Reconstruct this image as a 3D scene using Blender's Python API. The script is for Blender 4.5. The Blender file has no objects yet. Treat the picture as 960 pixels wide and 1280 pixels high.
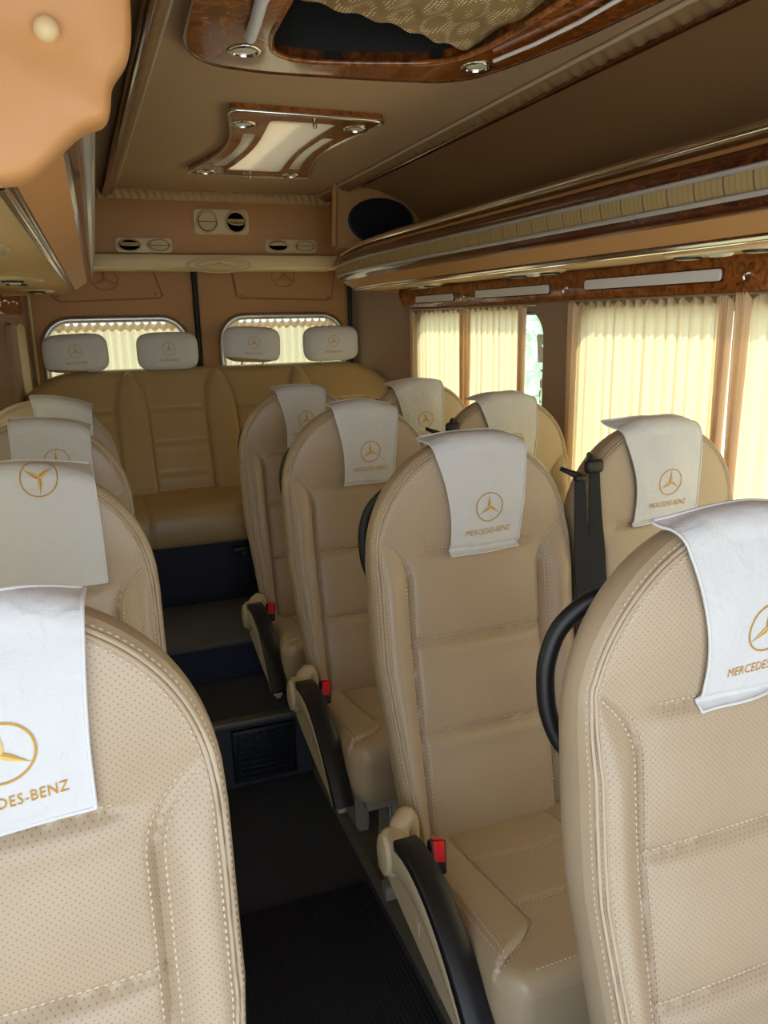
import bpy, bmesh, math, random
import numpy as np
from mathutils import Vector, Matrix

C = bpy.context.scene.collection
PI = math.pi
H = 1.5                       # eye height above the aisle floor; builder coordinates below are measured from the eye
RNG = np.random.default_rng(7)

# ------------------------------------------------------------------ materials
def srgb(r, g, b):
    f = lambda c: (c/255)/12.92 if c/255 <= .04045 else (((c/255)+.055)/1.055)**2.4
    return (f(r), f(g), f(b), 1)

def new_mat(name):
    m = bpy.data.materials.new(name); m.use_nodes = True
    nt = m.node_tree
    return m, nt, nt.nodes['Principled BSDF'], nt.nodes['Material Output']

def N(nt, kind, **kw):
    n = nt.nodes.new(kind)
    for k, v in kw.items(): setattr(n, k, v)
    return n

def simple(name, col, rough=.5, metal=0., noise=0., nscale=30, bump=0., bscale=200, coat=0., spec=.5, sheen=0.):
    m, nt, b, out = new_mat(name)
    b.inputs['Base Color'].default_value = col
    b.inputs['Roughness'].default_value = rough
    b.inputs['Metallic'].default_value = metal
    b.inputs['Coat Weight'].default_value = coat
    b.inputs['Coat Roughness'].default_value = .08
    b.inputs['Specular IOR Level'].default_value = spec
    b.inputs['Sheen Weight'].default_value = sheen
    tc = N(nt, 'ShaderNodeTexCoord')
    if noise:
        n = N(nt, 'ShaderNodeTexNoise'); n.inputs['Scale'].default_value = nscale; n.inputs['Detail'].default_value = 4
        nt.links.new(tc.outputs['Object'], n.inputs['Vector'])
        mx = N(nt, 'ShaderNodeMix', data_type='RGBA')
        mx.inputs[6].default_value = tuple(c*(1-noise) for c in col[:3])+(1,)
        mx.inputs[7].default_value = tuple(min(1, c*(1+noise)) for c in col[:3])+(1,)
        nt.links.new(n.outputs['Fac'], mx.inputs[0]); nt.links.new(mx.outputs[2], b.inputs['Base Color'])
    if bump:
        n2 = N(nt, 'ShaderNodeTexNoise'); n2.inputs['Scale'].default_value = bscale; n2.inputs['Detail'].default_value = 3
        nt.links.new(tc.outputs['Object'], n2.inputs['Vector'])
        bp = N(nt, 'ShaderNodeBump'); bp.inputs['Strength'].default_value = bump; bp.inputs['Distance'].default_value = .002
        nt.links.new(n2.outputs['Fac'], bp.inputs['Height']); nt.links.new(bp.outputs[0], b.inputs['Normal'])
    return m

def leather(name, col, perforated=True, rough=.36, axes='xz'):
    m, nt, b, out = new_mat(name)
    b.inputs['Roughness'].default_value = rough
    b.inputs['Specular IOR Level'].default_value = .5
    tc = N(nt, 'ShaderNodeTexCoord')
    n = N(nt, 'ShaderNodeTexNoise'); n.inputs['Scale'].default_value = 9; n.inputs['Detail'].default_value = 5
    nt.links.new(tc.outputs['Object'], n.inputs['Vector'])
    mx = N(nt, 'ShaderNodeMix', data_type='RGBA')
    mx.inputs[6].default_value = tuple(c*.93 for c in col[:3])+(1,)
    mx.inputs[7].default_value = tuple(c*1.05 for c in col[:3])+(1,)
    nt.links.new(n.outputs['Fac'], mx.inputs[0])
    v = N(nt, 'ShaderNodeTexVoronoi'); v.inputs['Scale'].default_value = 420
    nt.links.new(tc.outputs['Object'], v.inputs['Vector'])
    bp = N(nt, 'ShaderNodeBump'); bp.inputs['Strength'].default_value = .10; bp.inputs['Distance'].default_value = .001
    nt.links.new(v.outputs['Distance'], bp.inputs['Height'])
    n3 = N(nt, 'ShaderNodeTexNoise'); n3.inputs['Scale'].default_value = 14; n3.inputs['Detail'].default_value = 2
    nt.links.new(tc.outputs['Object'], n3.inputs['Vector'])
    bp2 = N(nt, 'ShaderNodeBump'); bp2.inputs['Strength'].default_value = .25; bp2.inputs['Distance'].default_value = .006
    nt.links.new(n3.outputs['Fac'], bp2.inputs['Height']); nt.links.new(bp.outputs[0], bp2.inputs['Normal'])
    nt.links.new(bp2.outputs[0], b.inputs['Normal'])
    if not perforated:
        nt.links.new(mx.outputs[2], b.inputs['Base Color']); return m
    sep = N(nt, 'ShaderNodeSeparateXYZ'); nt.links.new(tc.outputs['Object'], sep.inputs[0])
    def M(op, a, b_=None, c_=None):
        k = N(nt, 'ShaderNodeMath', operation=op)
        for i, q in enumerate((a, b_, c_)):
            if q is None: continue
            if isinstance(q, (int, float)): k.inputs[i].default_value = q
            else: nt.links.new(q, k.inputs[i])
        return k.outputs[0]
    ax, az = sep.outputs['X'], sep.outputs['Z' if axes == 'xz' else 'Y']
    def dots(ox, oz):
        px = M('SUBTRACT', M('FRACT', M('ADD', M('MULTIPLY', ax, 125.), ox)), .5)
        pz = M('SUBTRACT', M('FRACT', M('ADD', M('MULTIPLY', az, 125.), oz)), .5)
        return M('SQRT', M('ADD', M('MULTIPLY', px, px), M('MULTIPLY', pz, pz)))
    d = M('MINIMUM', dots(0, 0), dots(.5, .5))
    mask = M('LESS_THAN', d, .10)
    dk = N(nt, 'ShaderNodeMix', data_type='RGBA'); dk.inputs[7].default_value = tuple(c*.55 for c in col[:3])+(1,)
    nt.links.new(mask, dk.inputs[0]); nt.links.new(mx.outputs[2], dk.inputs[6]); nt.links.new(dk.outputs[2], b.inputs['Base Color'])
    return m

def burl(name, dark, light):
    m, nt, b, out = new_mat(name)
    b.inputs['Roughness'].default_value = .16
    b.inputs['Coat Weight'].default_value = .7; b.inputs['Coat Roughness'].default_value = .05
    tc = N(nt, 'ShaderNodeTexCoord')
    n = N(nt, 'ShaderNodeTexNoise'); n.inputs['Scale'].default_value = 38; n.inputs['Detail'].default_value = 10; n.inputs['Distortion'].default_value = 1.2
    nt.links.new(tc.outputs['Object'], n.inputs['Vector'])
    r = N(nt, 'ShaderNodeValToRGB'); r.color_ramp.elements[0].position = .32; r.color_ramp.elements[1].position = .68
    r.color_ramp.elements[0].color = dark; r.color_ramp.elements[1].color = light
    nt.links.new(n.outputs['Fac'], r.inputs[0]); nt.links.new(r.outputs[0], b.inputs['Base Color'])
    return m

def cloth_mat(name, col, trans=0., bump=.3):
    m, nt, b, out = new_mat(name)
    b.inputs['Base Color'].default_value = col; b.inputs['Roughness'].default_value = .9
    b.inputs['Specular IOR Level'].default_value = .15
    tc = N(nt, 'ShaderNodeTexCoord')
    n = N(nt, 'ShaderNodeTexNoise'); n.inputs['Scale'].default_value = 28; n.inputs['Detail'].default_value = 6; n.inputs['Distortion'].default_value = .8
    nt.links.new(tc.outputs['Object'], n.inputs['Vector'])
    bp = N(nt, 'ShaderNodeBump'); bp.inputs['Strength'].default_value = bump; bp.inputs['Distance'].default_value = .008
    nt.links.new(n.outputs['Fac'], bp.inputs['Height']); nt.links.new(bp.outputs[0], b.inputs['Normal'])
    if trans:
        t = N(nt, 'ShaderNodeBsdfTranslucent'); t.inputs['Color'].default_value = col
        ms = N(nt, 'ShaderNodeMixShader'); ms.inputs[0].default_value = trans
        nt.links.new(b.outputs[0], ms.inputs[1]); nt.links.new(t.outputs[0], ms.inputs[2]); nt.links.new(ms.outputs[0], out.inputs['Surface'])
    return m

def glass_mat(name, tint):
    m, nt, b, out = new_mat(name)
    t = N(nt, 'ShaderNodeBsdfTransparent'); t.inputs['Color'].default_value = tint
    g = N(nt, 'ShaderNodeBsdfGlossy'); g.inputs['Roughness'].default_value = .02
    ms = N(nt, 'ShaderNodeMixShader'); ms.inputs[0].default_value = .06
    nt.links.new(t.outputs[0], ms.inputs[1]); nt.links.new(g.outputs[0], ms.inputs[2])
    nt.links.new(ms.outputs[0], out.inputs['Surface'])
    return m

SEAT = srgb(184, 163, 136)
M_ = dict(
    seat=leather('seat_leather', SEAT), seat_top=leather('cushion_leather', SEAT, axes='xy'),
    seat_plain=leather('seat_leather_plain', srgb(182, 161, 132), False),
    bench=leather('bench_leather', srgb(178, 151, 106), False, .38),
    stitch=simple('stitching_thread', srgb(216, 200, 174), .8),
    piping=simple('seat_piping', srgb(190, 170, 143), .5),
    white=cloth_mat('white_cotton', srgb(216, 215, 214), bump=.55),
    hem=simple('cotton_hem', srgb(220, 219, 218), .9),
    gold=simple('gold_thread', srgb(196, 146, 40), .55),
    pale_gold=simple('pale_gold_thread', srgb(222, 190, 110), .55),
    black=simple('black_plastic', srgb(20, 21, 25), .42),
    web=simple('black_webbing', srgb(16, 18, 26), .75, bump=.4, bscale=600),
    red=simple('red_button', srgb(225, 22, 30), .4),
    arm_beige=simple('beige_plastic', srgb(196, 178, 148), .5, bump=.1, bscale=400),
    metal=simple('painted_steel', srgb(150, 140, 124), .5),
    ceil=simple('ceiling_suede', srgb(188, 158, 122), .85, noise=.05, bump=.15, bscale=300),
    tan=simple('tan_vinyl', srgb(184, 134, 78), .55, noise=.05, bump=.15, bscale=350),
    tan_dark=simple('brown_vinyl', srgb(158, 122, 82), .6, noise=.05, bump=.15, bscale=350),
    wall=simple('wall_fabric', srgb(166, 140, 116), .8, noise=.05, bump=.2, bscale=350),
    peach=leather('peach_leather', srgb(206, 150, 94), False, .5),
    button=simple('button_cap', srgb(222, 196, 146), .5),
    cream=simple('cream_plastic', srgb(206, 184, 138), .3, coat=.3),
    cream_trim=simple('cream_trim', srgb(214, 190, 140), .4),
    emboss=simple('embossed_vinyl', srgb(182, 132, 78), .5),
    emboss_cream=simple('embossed_cream', srgb(210, 186, 136), .4),
    ruche=simple('gathered_fabric', srgb(190, 158, 108), .8),
    ruche_dark=simple('gathered_brown_fabric', srgb(140, 110, 72), .8),
    burl=burl('burl_wood', srgb(96, 46, 16), srgb(176, 102, 40)),
    burl_dark=burl('dark_burl_wood', srgb(40, 14, 8), srgb(104, 48, 22)),
    chrome=simple('chrome', (.82, .80, .76, 1), .10, 1.),
    silver=simple('satin_silver', (.62, .60, .57, 1), .32, 1.), bead=simple('grey_bead', srgb(172, 168, 164), .28, coat=.4),
    frost=simple('frosted_plastic', srgb(236, 238, 242), .35),
    lens=simple('lamp_lens', srgb(226, 220, 205), .15, coat=.5),
    translucent=cloth_mat('pearl_translucent', srgb(242, 236, 220), .36, 0.),
    pleat=simple('pleated_fabric', srgb(160, 138, 96), .7),
    carpet=simple('dark_carpet', srgb(60, 61, 66), .95, noise=.25, nscale=160, bump=.5, bscale=500),
    navy=simple('navy_vinyl', srgb(28, 31, 48), .7, noise=.2, nscale=40, bump=.2, bscale=300),
    tread=simple('grey_rubber_tread', srgb(84, 84, 84), .8, noise=.15, nscale=60, bump=.3, bscale=300),
    edge=simple('step_edge_metal', srgb(120, 116, 108), .5, .6),
    plinth=simple('grey_plinth', srgb(104, 98, 88), .65, noise=.15, nscale=50),
    rubber=simple('rubber_seal', srgb(20, 18, 18), .6),
    curtain=cloth_mat('cream_curtain', srgb(248, 228, 184), .54, .15),
    curtain_layered=cloth_mat('layered_curtain', srgb(246, 224, 190), .46, .15),  # tint stands in for light filtered through several folds
    glass=glass_mat('window_glass', (.90, .94, .92, 1)),
    speaker=simple('speaker_cloth', srgb(14, 12, 12), .9),
    void=simple('near_black', srgb(14, 14, 18), .7),  # near-black for the hatch well and the painted shade in the vents
    ground=simple('pale_concrete', srgb(206, 202, 194), .9, noise=.1, nscale=2),
    leaf=cloth_mat('leaf_green', srgb(196, 212, 186), .5),
    bark=simple('bark', srgb(84, 66, 48), .9),
)
def mesh_shade():          # knitted sunshade with light glints painted on as pale dots
    m, nt, b, out = new_mat('knit_shade')
    b.inputs['Base Color'].default_value = srgb(178, 152, 108); b.inputs['Roughness'].default_value = .6
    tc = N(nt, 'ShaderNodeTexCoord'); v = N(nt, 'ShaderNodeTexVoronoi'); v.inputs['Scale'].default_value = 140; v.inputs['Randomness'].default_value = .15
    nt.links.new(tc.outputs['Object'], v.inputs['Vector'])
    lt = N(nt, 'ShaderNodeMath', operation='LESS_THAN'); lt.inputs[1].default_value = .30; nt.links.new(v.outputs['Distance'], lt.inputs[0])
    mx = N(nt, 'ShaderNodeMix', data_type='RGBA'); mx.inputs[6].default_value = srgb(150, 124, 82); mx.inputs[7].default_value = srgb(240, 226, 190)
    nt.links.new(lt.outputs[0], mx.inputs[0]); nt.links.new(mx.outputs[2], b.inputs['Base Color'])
    return m
M_['knit'] = mesh_shade()
def pleat_lines():
    m = M_['pleat']; nt = m.node_tree; b = nt.nodes['Principled BSDF']
    tc = N(nt, 'ShaderNodeTexCoord'); sp = N(nt, 'ShaderNodeSeparateXYZ'); nt.links.new(tc.outputs['Object'], sp.inputs[0])
    def lines(k, width):
        a = N(nt, 'ShaderNodeMath', operation='MULTIPLY'); a.inputs[1].default_value = k; nt.links.new(sp.outputs['Y'], a.inputs[0])
        f = N(nt, 'ShaderNodeMath', operation='FRACT'); nt.links.new(a.outputs[0], f.inputs[0])
        l = N(nt, 'ShaderNodeMath', operation='LESS_THAN'); l.inputs[1].default_value = width; nt.links.new(f.outputs[0], l.inputs[0]); return l
    l1, l2 = lines(14., .06), lines(70., .35)
    mx = N(nt, 'ShaderNodeMix', data_type='RGBA'); mx.inputs[6].default_value = srgb(172, 148, 100); mx.inputs[7].default_value = srgb(160, 136, 90); nt.links.new(l2.outputs[0], mx.inputs[0])
    my = N(nt, 'ShaderNodeMix', data_type='RGBA'); my.inputs[7].default_value = srgb(112, 92, 60); nt.links.new(mx.outputs[2], my.inputs[6]); nt.links.new(l1.outputs[0], my.inputs[0])
    nt.links.new(my.outputs[2], b.inputs['Base Color'])
pleat_lines()
def ribbed():
    m, nt, b, out = new_mat('ribbed_rubber_mat')
    b.inputs['Base Color'].default_value = srgb(36, 38, 50); b.inputs['Roughness'].default_value = .7
    tc = N(nt, 'ShaderNodeTexCoord'); w = N(nt, 'ShaderNodeTexWave', bands_direction='X'); w.inputs['Scale'].default_value = 30
    nt.links.new(tc.outputs['Object'], w.inputs['Vector'])
    bp = N(nt, 'ShaderNodeBump'); bp.inputs['Strength'].default_value = .7; bp.inputs['Distance'].default_value = .003
    nt.links.new(w.outputs['Fac'], bp.inputs['Height']); nt.links.new(bp.outputs[0], b.inputs['Normal'])
    return m
M_['ribbed'] = ribbed()

# ------------------------------------------------------------------ mesh helpers
class MB:
    """collects verts and faces for ONE mesh"""
    def __init__(s): s.v = []; s.f = []; s.m = []; s.n = 0
    def add(s, verts, faces, mi=0):
        k = s.n
        verts = [tuple(map(float, p)) for p in verts]
        s.v += verts; s.n += len(verts)
        s.f += [tuple(i+k for i in f) for f in faces]; s.m += [mi]*len(faces)
        return s
    def box(s, a, b, mi=0, bev=0.):
        x0, y0, z0 = (min(p, q) for p, q in zip(a, b)); x1, y1, z1 = (max(p, q) for p, q in zip(a, b))
        if bev <= 0:
            v = [(x, y, z) for z in (z0, z1) for y in (y0, y1) for x in (x0, x1)]
            return s.add(v, [(0, 2, 3, 1), (4, 5, 7, 6), (0, 1, 5, 4), (2, 6, 7, 3), (0, 4, 6, 2), (1, 3, 7, 5)], mi)
        bm = bmesh.new(); bmesh.ops.create_cube(bm, size=1)
        for v in bm.verts: v.co = Vector(((x0+x1)/2+v.co.x*(x1-x0), (y0+y1)/2+v.co.y*(y1-y0), (z0+z1)/2+v.co.z*(z1-z0)))
        bmesh.ops.bevel(bm, geom=bm.edges[:], offset=min(bev, .49*min(x1-x0, y1-y0, z1-z0)), segments=3, affect='EDGES', profile=.5)
        return s.bm(bm, mi)
    def bm(s, bm, mi=0):
        bm.verts.index_update()
        s.add([v.co for v in bm.verts], [[v.index for v in f.verts] for f in bm.faces], mi); bm.free(); return s
    def grid(s, P, mi=0, close_u=False, close_v=False):
        P = np.asarray(P, float); a, b = P.shape[:2]
        F = []
        for i in range(a if close_u else a-1):
            for j in range(b if close_v else b-1):
                i2, j2 = (i+1) % a, (j+1) % b
                F.append((i*b+j, i2*b+j, i2*b+j2, i*b+j2))
        return s.add(P.reshape(-1, 3), F, mi)
    def tube(s, pts, r, n=8, mi=0, caps=True, flat=None, closed=False):
        pts = np.asarray(pts, float); m = len(pts)
        if closed: T = np.roll(pts, -1, 0)-np.roll(pts, 1, 0)
        else: T = np.gradient(pts, axis=0)
        T /= np.linalg.norm(T, axis=1)[:, None]+1e-12
        ref = np.array([0, 0, 1.]) if abs(T[:, 2]).mean() < .8 else np.array([1., 0, 0])
        rings = []
        rr = np.broadcast_to(np.asarray(r, float), (m,))
        a = np.cross(T[0], ref)
        if np.linalg.norm(a) < .2: a = np.cross(T[0], np.array([0, 1., 0]) if abs(T[0][1]) < .9 else np.array([1., 0, 0]))
        a /= np.linalg.norm(a)+1e-12
        for i in range(m):
            a = a-T[i]*(a@T[i]); a /= np.linalg.norm(a)+1e-12; b = np.cross(a, T[i])
            th = np.linspace(0, 2*PI, n, endpoint=False)
            ra, rb = (rr[i], rr[i]) if flat is None else (rr[i]*flat[0], rr[i]*flat[1])
            rings.append(pts[i]+np.outer(np.cos(th)*ra, a)+np.outer(np.sin(th)*rb, b))
        k = s.n
        s.grid(np.array(rings), mi, close_u=closed, close_v=True)
        if caps and not closed:
            s.f += [tuple(range(k+n-1, k-1, -1)), tuple(range(k+(m-1)*n, k+m*n))]; s.m += [mi, mi]
        return s
    def prism(s, poly, axis, a, b, mi=0, bev=0.):
        """closed polygon in the two other axes, extruded along axis from a to b"""
        o = [i for i in range(3) if i != axis]
        def pt(p, t):
            q = [0, 0, 0]; q[axis] = t; q[o[0]] = p[0]; q[o[1]] = p[1]; return q
        n = len(poly)
        if bev:
            bm = bmesh.new()
            va = [bm.verts.new(pt(p, a)) for p in poly]; vb = [bm.verts.new(pt(p, b)) for p in poly]
            fa = bm.faces.new(va[::-1]); fb = bm.faces.new(vb)
            for i in range(n): bm.faces.new((va[i], va[(i+1) % n], vb[(i+1) % n], vb[i]))
            bmesh.ops.recalc_face_normals(bm, faces=bm.faces[:])
            ed = list(fa.edges)+list(fb.edges)
            bmesh.ops.bevel(bm, geom=ed, offset=bev, segments=2, affect='EDGES')
            return s.bm(bm, mi)
        return s.add([pt(p, a) for p in poly]+[pt(p, b) for p in poly],
                     [tuple(range(n-1, -1, -1)), tuple(range(n, 2*n))]+[(i, (i+1) % n, n+(i+1) % n, n+i) for i in range(n)], mi)
    def lathe(s, prof, center, axis, n=32, mi=0, squash=(1, 1)):
        """prof: (radius, offset along axis)"""
        axis = Vector(axis).normalized(); u = axis.orthogonal().normalized()
        if abs(axis.y) > .9: u = Vector((1, 0, 0))
        if abs(axis.z) > .9: u = Vector((1, 0, 0))
        if abs(axis.x) > .9: u = Vector((0, 0, 1))
        u = (u-axis*u.dot(axis)).normalized(); w = axis.cross(u)
        c = Vector(center); rings = []
        for r, t in prof:
            rings.append([tuple(c+axis*t+u*(r*squash[0]*math.cos(2*PI*i/n))+w*(r*squash[1]*math.sin(2*PI*i/n))) for i in range(n)])
        k = s.n
        s.grid(rings, mi, close_v=True)
        for row, rev in ((0, True), (len(prof)-1, False)):
            if prof[row][0] > 1e-6:
                idx = list(range(k+row*n, k+row*n+n)); s.f.append(tuple(idx[::-1] if rev else idx)); s.m.append(mi)
        return s

ORIGIN = {}
def build(name, mb, mats, parent=None, smooth=40, local=False):
    """links the collected mesh as one object; eye coordinates unless local"""
    if not isinstance(mats, (list, tuple)): mats = [mats]
    me = bpy.data.meshes.new(name)
    V = np.array(mb.v, float)
    if parent is not None:
        org = np.zeros(3) if local else ORIGIN[parent.name]
    else:
        org = np.array([(V[:, 0].min()+V[:, 0].max())/2, (V[:, 1].min()+V[:, 1].max())/2, V[:, 2].min()]) if not local else np.zeros(3)
    me.from_pydata((V-org).tolist(), [], mb.f)
    for m in mats: me.materials.append(M_[m])
    me.polygons.foreach_set('material_index', mb.m)
    bm = bmesh.new(); bm.from_mesh(me)
    bmesh.ops.recalc_face_normals(bm, faces=bm.faces[:]); bm.to_mesh(me); bm.free()
    me.polygons.foreach_set('use_smooth', [True]*len(me.polygons))
    me.set_sharp_from_angle(angle=math.radians(smooth))
    me.update()
    o = bpy.data.objects.new(name, me); C.objects.link(o)
    if parent is not None:
        o.parent = parent; ORIGIN[o.name] = org
    elif not local:
        o.location = (org[0], org[1], org[2]+H); ORIGIN[o.name] = org
    return o

def tag(o, label=None, cat=None, group=None, kind=None):
    if label: o['label'] = label
    if cat: o['category'] = cat
    if group: o['group'] = group
    if kind: o['kind'] = kind
    return o
def struct(o): o['kind'] = 'structure'; return o
def empty(name, at, label=None, cat=None, group=None):
    o = bpy.data.objects.new(name, None); C.objects.link(o); o.empty_display_size = .05
    o.location = (at[0], at[1], at[2]+H); ORIGIN[o.name] = np.array(at, float)
    return tag(o, label, cat, group)
def copy_tree(o, parent=None):
    c = o.copy(); C.objects.link(c); c.parent = parent
    for ch in list(o.children): copy_tree(ch, c)
    return c

def text_mesh(body, size):
    """2-D letters as verts, faces, centred, cap height scaled to size"""
    cu = bpy.data.curves.new('letters', 'FONT'); cu.body = body; cu.align_x = 'CENTER'; cu.size = 1; cu.offset = 0; cu.resolution_u = 2
    cu.space_character = 1.08
    ob = bpy.data.objects.new('letters', cu); C.objects.link(ob)
    dg = bpy.context.evaluated_depsgraph_get(); me = ob.evaluated_get(dg).to_mesh()
    V = np.array([v.co[:2] for v in me.vertices]); F = [tuple(p.vertices) for p in me.polygons]
    ob.evaluated_get(dg).to_mesh_clear(); bpy.data.objects.remove(ob); bpy.data.curves.remove(cu)
    V[:, 1] -= V[:, 1].min(); V *= size/V[:, 1].max()
    return V, F
LETTERS = text_mesh('MERCEDES-BENZ', 1.0)
LETTERS_W = LETTERS[0][:, 0].max()-LETTERS[0][:, 0].min()

def emblem_2d(R):
    """ring and three-pointed star: list of (verts2d, faces, material index)"""
    out = []
    n = 48; th = np.linspace(0, 2*PI, n, endpoint=False)
    ring = np.concatenate([np.stack([np.cos(th), np.sin(th)], 1)*R, np.stack([np.cos(th), np.sin(th)], 1)*R*.93])
    out.append((ring, [(i, (i+1) % n, n+(i+1) % n, n+i) for i in range(n)], 0))
    for k in range(3):
        a = PI/2+k*2*PI/3
        d = np.array([math.cos(a), math.sin(a)]); p = np.array([-d[1], d[0]])
        K = 7
        for sgn, mi in ((1, 0), (-1, 1)):
            c = [d*R*.93*t for t in np.linspace(0, 1, K)]
            e = [d*R*.93*t+p*sgn*R*.17*(max(0, 1-t))**1.25*(min(1, t*4)*.6+.4) for t in np.linspace(0, 1, K)]
            e[0] = np.array([math.cos(a+sgn*PI/3), math.sin(a+sgn*PI/3)])*R*.10
            vs = np.array(c+e); out.append((vs, [(i, i+1, K+i+1, K+i) if sgn > 0 else (i, K+i, K+i+1, i+1) for i in range(K-1)], mi))
    return out

# ------------------------------------------------------------------ passenger seats
ZB, ZT = -1.08, -.246
def hw(z): return np.where(z > -.70, .236, .236-.034*np.clip((-.70-z)/.38, 0, 1))
def ztop(u): return -.50+.254*np.clip(1-np.abs(u)**2.15, 0, 1)**(1/2.15)
_zz = np.linspace(-1.2, -.1, 300)
_yy = np.interp(_zz, [-1.2, -1.08, -.86, -.68, -.50, -.26, -.1], [-.185, -.150, -.100, -.056, -.034, -.018, -.004])
_yy = np.convolve(np.pad(_yy, 20, mode='edge'), np.ones(41)/41, 'valid')
def y0(z): return np.interp(z, _zz, _yy)
def xs(z):
    t = np.clip((z+.54)/.115, 0, 1)
    return .156+t**2.2*(.232-.156)
def outline(inset=0., n=90):
    """left bottom -> over the top -> right bottom, (x,z) and outward normals"""
    z = np.linspace(ZB, -.5, n//3); L = np.stack([-hw(z), z], 1)
    u = np.sin(np.linspace(-PI/2, PI/2, n)); Tp = np.stack([u*.236, ztop(u)], 1)
    P = np.concatenate([L[:-1], Tp, (L*[-1, 1])[::-1][1:]])
    d = np.linalg.norm(np.diff(P, axis=0), axis=1); s = np.r_[0, np.cumsum(d)]
    q = np.linspace(0, s[-1], 2*n); P = np.stack([np.interp(q, s, P[:, 0]), np.interp(q, s, P[:, 1])], 1)
    T = np.gradient(P, axis=0); T /= np.linalg.norm(T, axis=1)[:, None]
    Nn = np.stack([-T[:, 1], T[:, 0]], 1)
    return P-Nn*inset, Nn
OUT, _ = outline(n=160)
R_EDGE = .014
def edge_dist(x, z):
    sh = x.shape; p = np.stack([x.ravel(), z.ravel()], 1)
    d = np.empty(len(p)); A = OUT[:-1]; D = OUT[1:]-A; DD = (D**2).sum(1)
    for i in range(0, len(p), 3000):
        q = p[i:i+3000, None]-A[None]; t = np.clip((q*D[None]).sum(2)/DD, 0, 1)
        d[i:i+3000] = np.sqrt(((q-t[..., None]*D[None])**2).sum(2)).min(1)
    return d.reshape(sh)
SEAMS = (-.478, -.668, -.862)
def face_y(x, z, flat=False):
    x = np.asarray(x, float); z = np.asarray(z, float)
    e = edge_dist(x, z)
    if flat: e = np.maximum(e, R_EDGE)
    ax = np.abs(x); sb = ax-xs(z); w = np.maximum(hw(z)-xs(z), .012)
    fade = np.clip((-.44-z)/.10, 0, 1)
    t = np.clip(sb/w, 0, 1)
    d = np.where(sb > 0, .030*np.sin(PI*np.clip(t**1.15*.93, 0, 1))*fade, 0)
    d = d-.0095*np.exp(-(sb/.006)**2)*fade
    inner = np.clip(1-(ax/xs(z))**4, 0, 1)*(sb < 0)
    for k, zs in enumerate(SEAMS):
        ends = 1/(1+np.exp((ax-(.128 if k == 0 else .175))/.006))
        d = d-.0085*np.exp(-((z-zs)/.0065)**2)*ends*(sb < .004)
        d = d+.004*np.exp(-((z-zs+.022)/.016)**2)*ends*(sb < 0)*inner
    zb = [ZT+.02]+list(SEAMS)+[ZB]
    for a, b in zip(zb[:-1], zb[1:]):
        m = (z <= a) & (z > b)
        d = d+np.where(m, .011*np.sin(PI*np.clip((a-z)/(a-b), 0, 1))**.8*inner, 0)
    d = d+.010*np.exp(-((z+.36)/.085)**2-(x/.16)**2)
    # gully beside the piping
    d = d-.0025*np.exp(-((e-.013)/.004)**2)
    rr = np.clip(R_EDGE-e, 0, R_EDGE)
    back = R_EDGE*(rr/R_EDGE)**2.2
    return y0(z)-d+back

def dashes(mb, P, nrm, step=.0085, ln=.0052, wd=.0015, ht=.0011):
    """a run of stitches along polyline P with surface normals nrm"""
    P = np.asarray(P, float); nrm = np.asarray(nrm, float)
    s = np.r_[0, np.cumsum(np.linalg.norm(np.diff(P, axis=0), axis=1))]
    for q in np.arange(step/2, s[-1], step):
        c = np.array([np.interp(q, s, P[:, k]) for k in range(3)])
        t = np.array([np.interp(min(q+.003, s[-1]), s, P[:, k])-np.interp(max(q-.003, 0), s, P[:, k]) for k in range(3)])
        t /= np.linalg.norm(t)+1e-9
        n = np.array([np.interp(q, s, nrm[:, k]) for k in range(3)]); n /= np.linalg.norm(n)+1e-9
        b = np.cross(t, n)
        base = [c+t*a*ln/2+b*w*wd/2-n*.0004 for a, w in ((-1, -1), (1, -1), (1, 1), (-1, 1))]
        top = [c+t*a*ln*.36+b*w*wd*.3+n*ht for a, w in ((-1, -1), (1, -1), (1, 1), (-1, 1))]
        mb.add(base+top, [(4, 5, 6, 7), (0, 1, 5, 4), (1, 2, 6, 5), (2, 3, 7, 6), (3, 0, 4, 7)])

def face_normal(x, z):
    h = .002
    dx = (face_y(x+h, z)-face_y(x-h, z))/(2*h); dz = (face_y(x, z+h)-face_y(x, z-h))/(2*h)
    n = np.stack([dx, -np.ones_like(dx), dz], 1)
    return n/np.linalg.norm(n, axis=1)[:, None]

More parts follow.
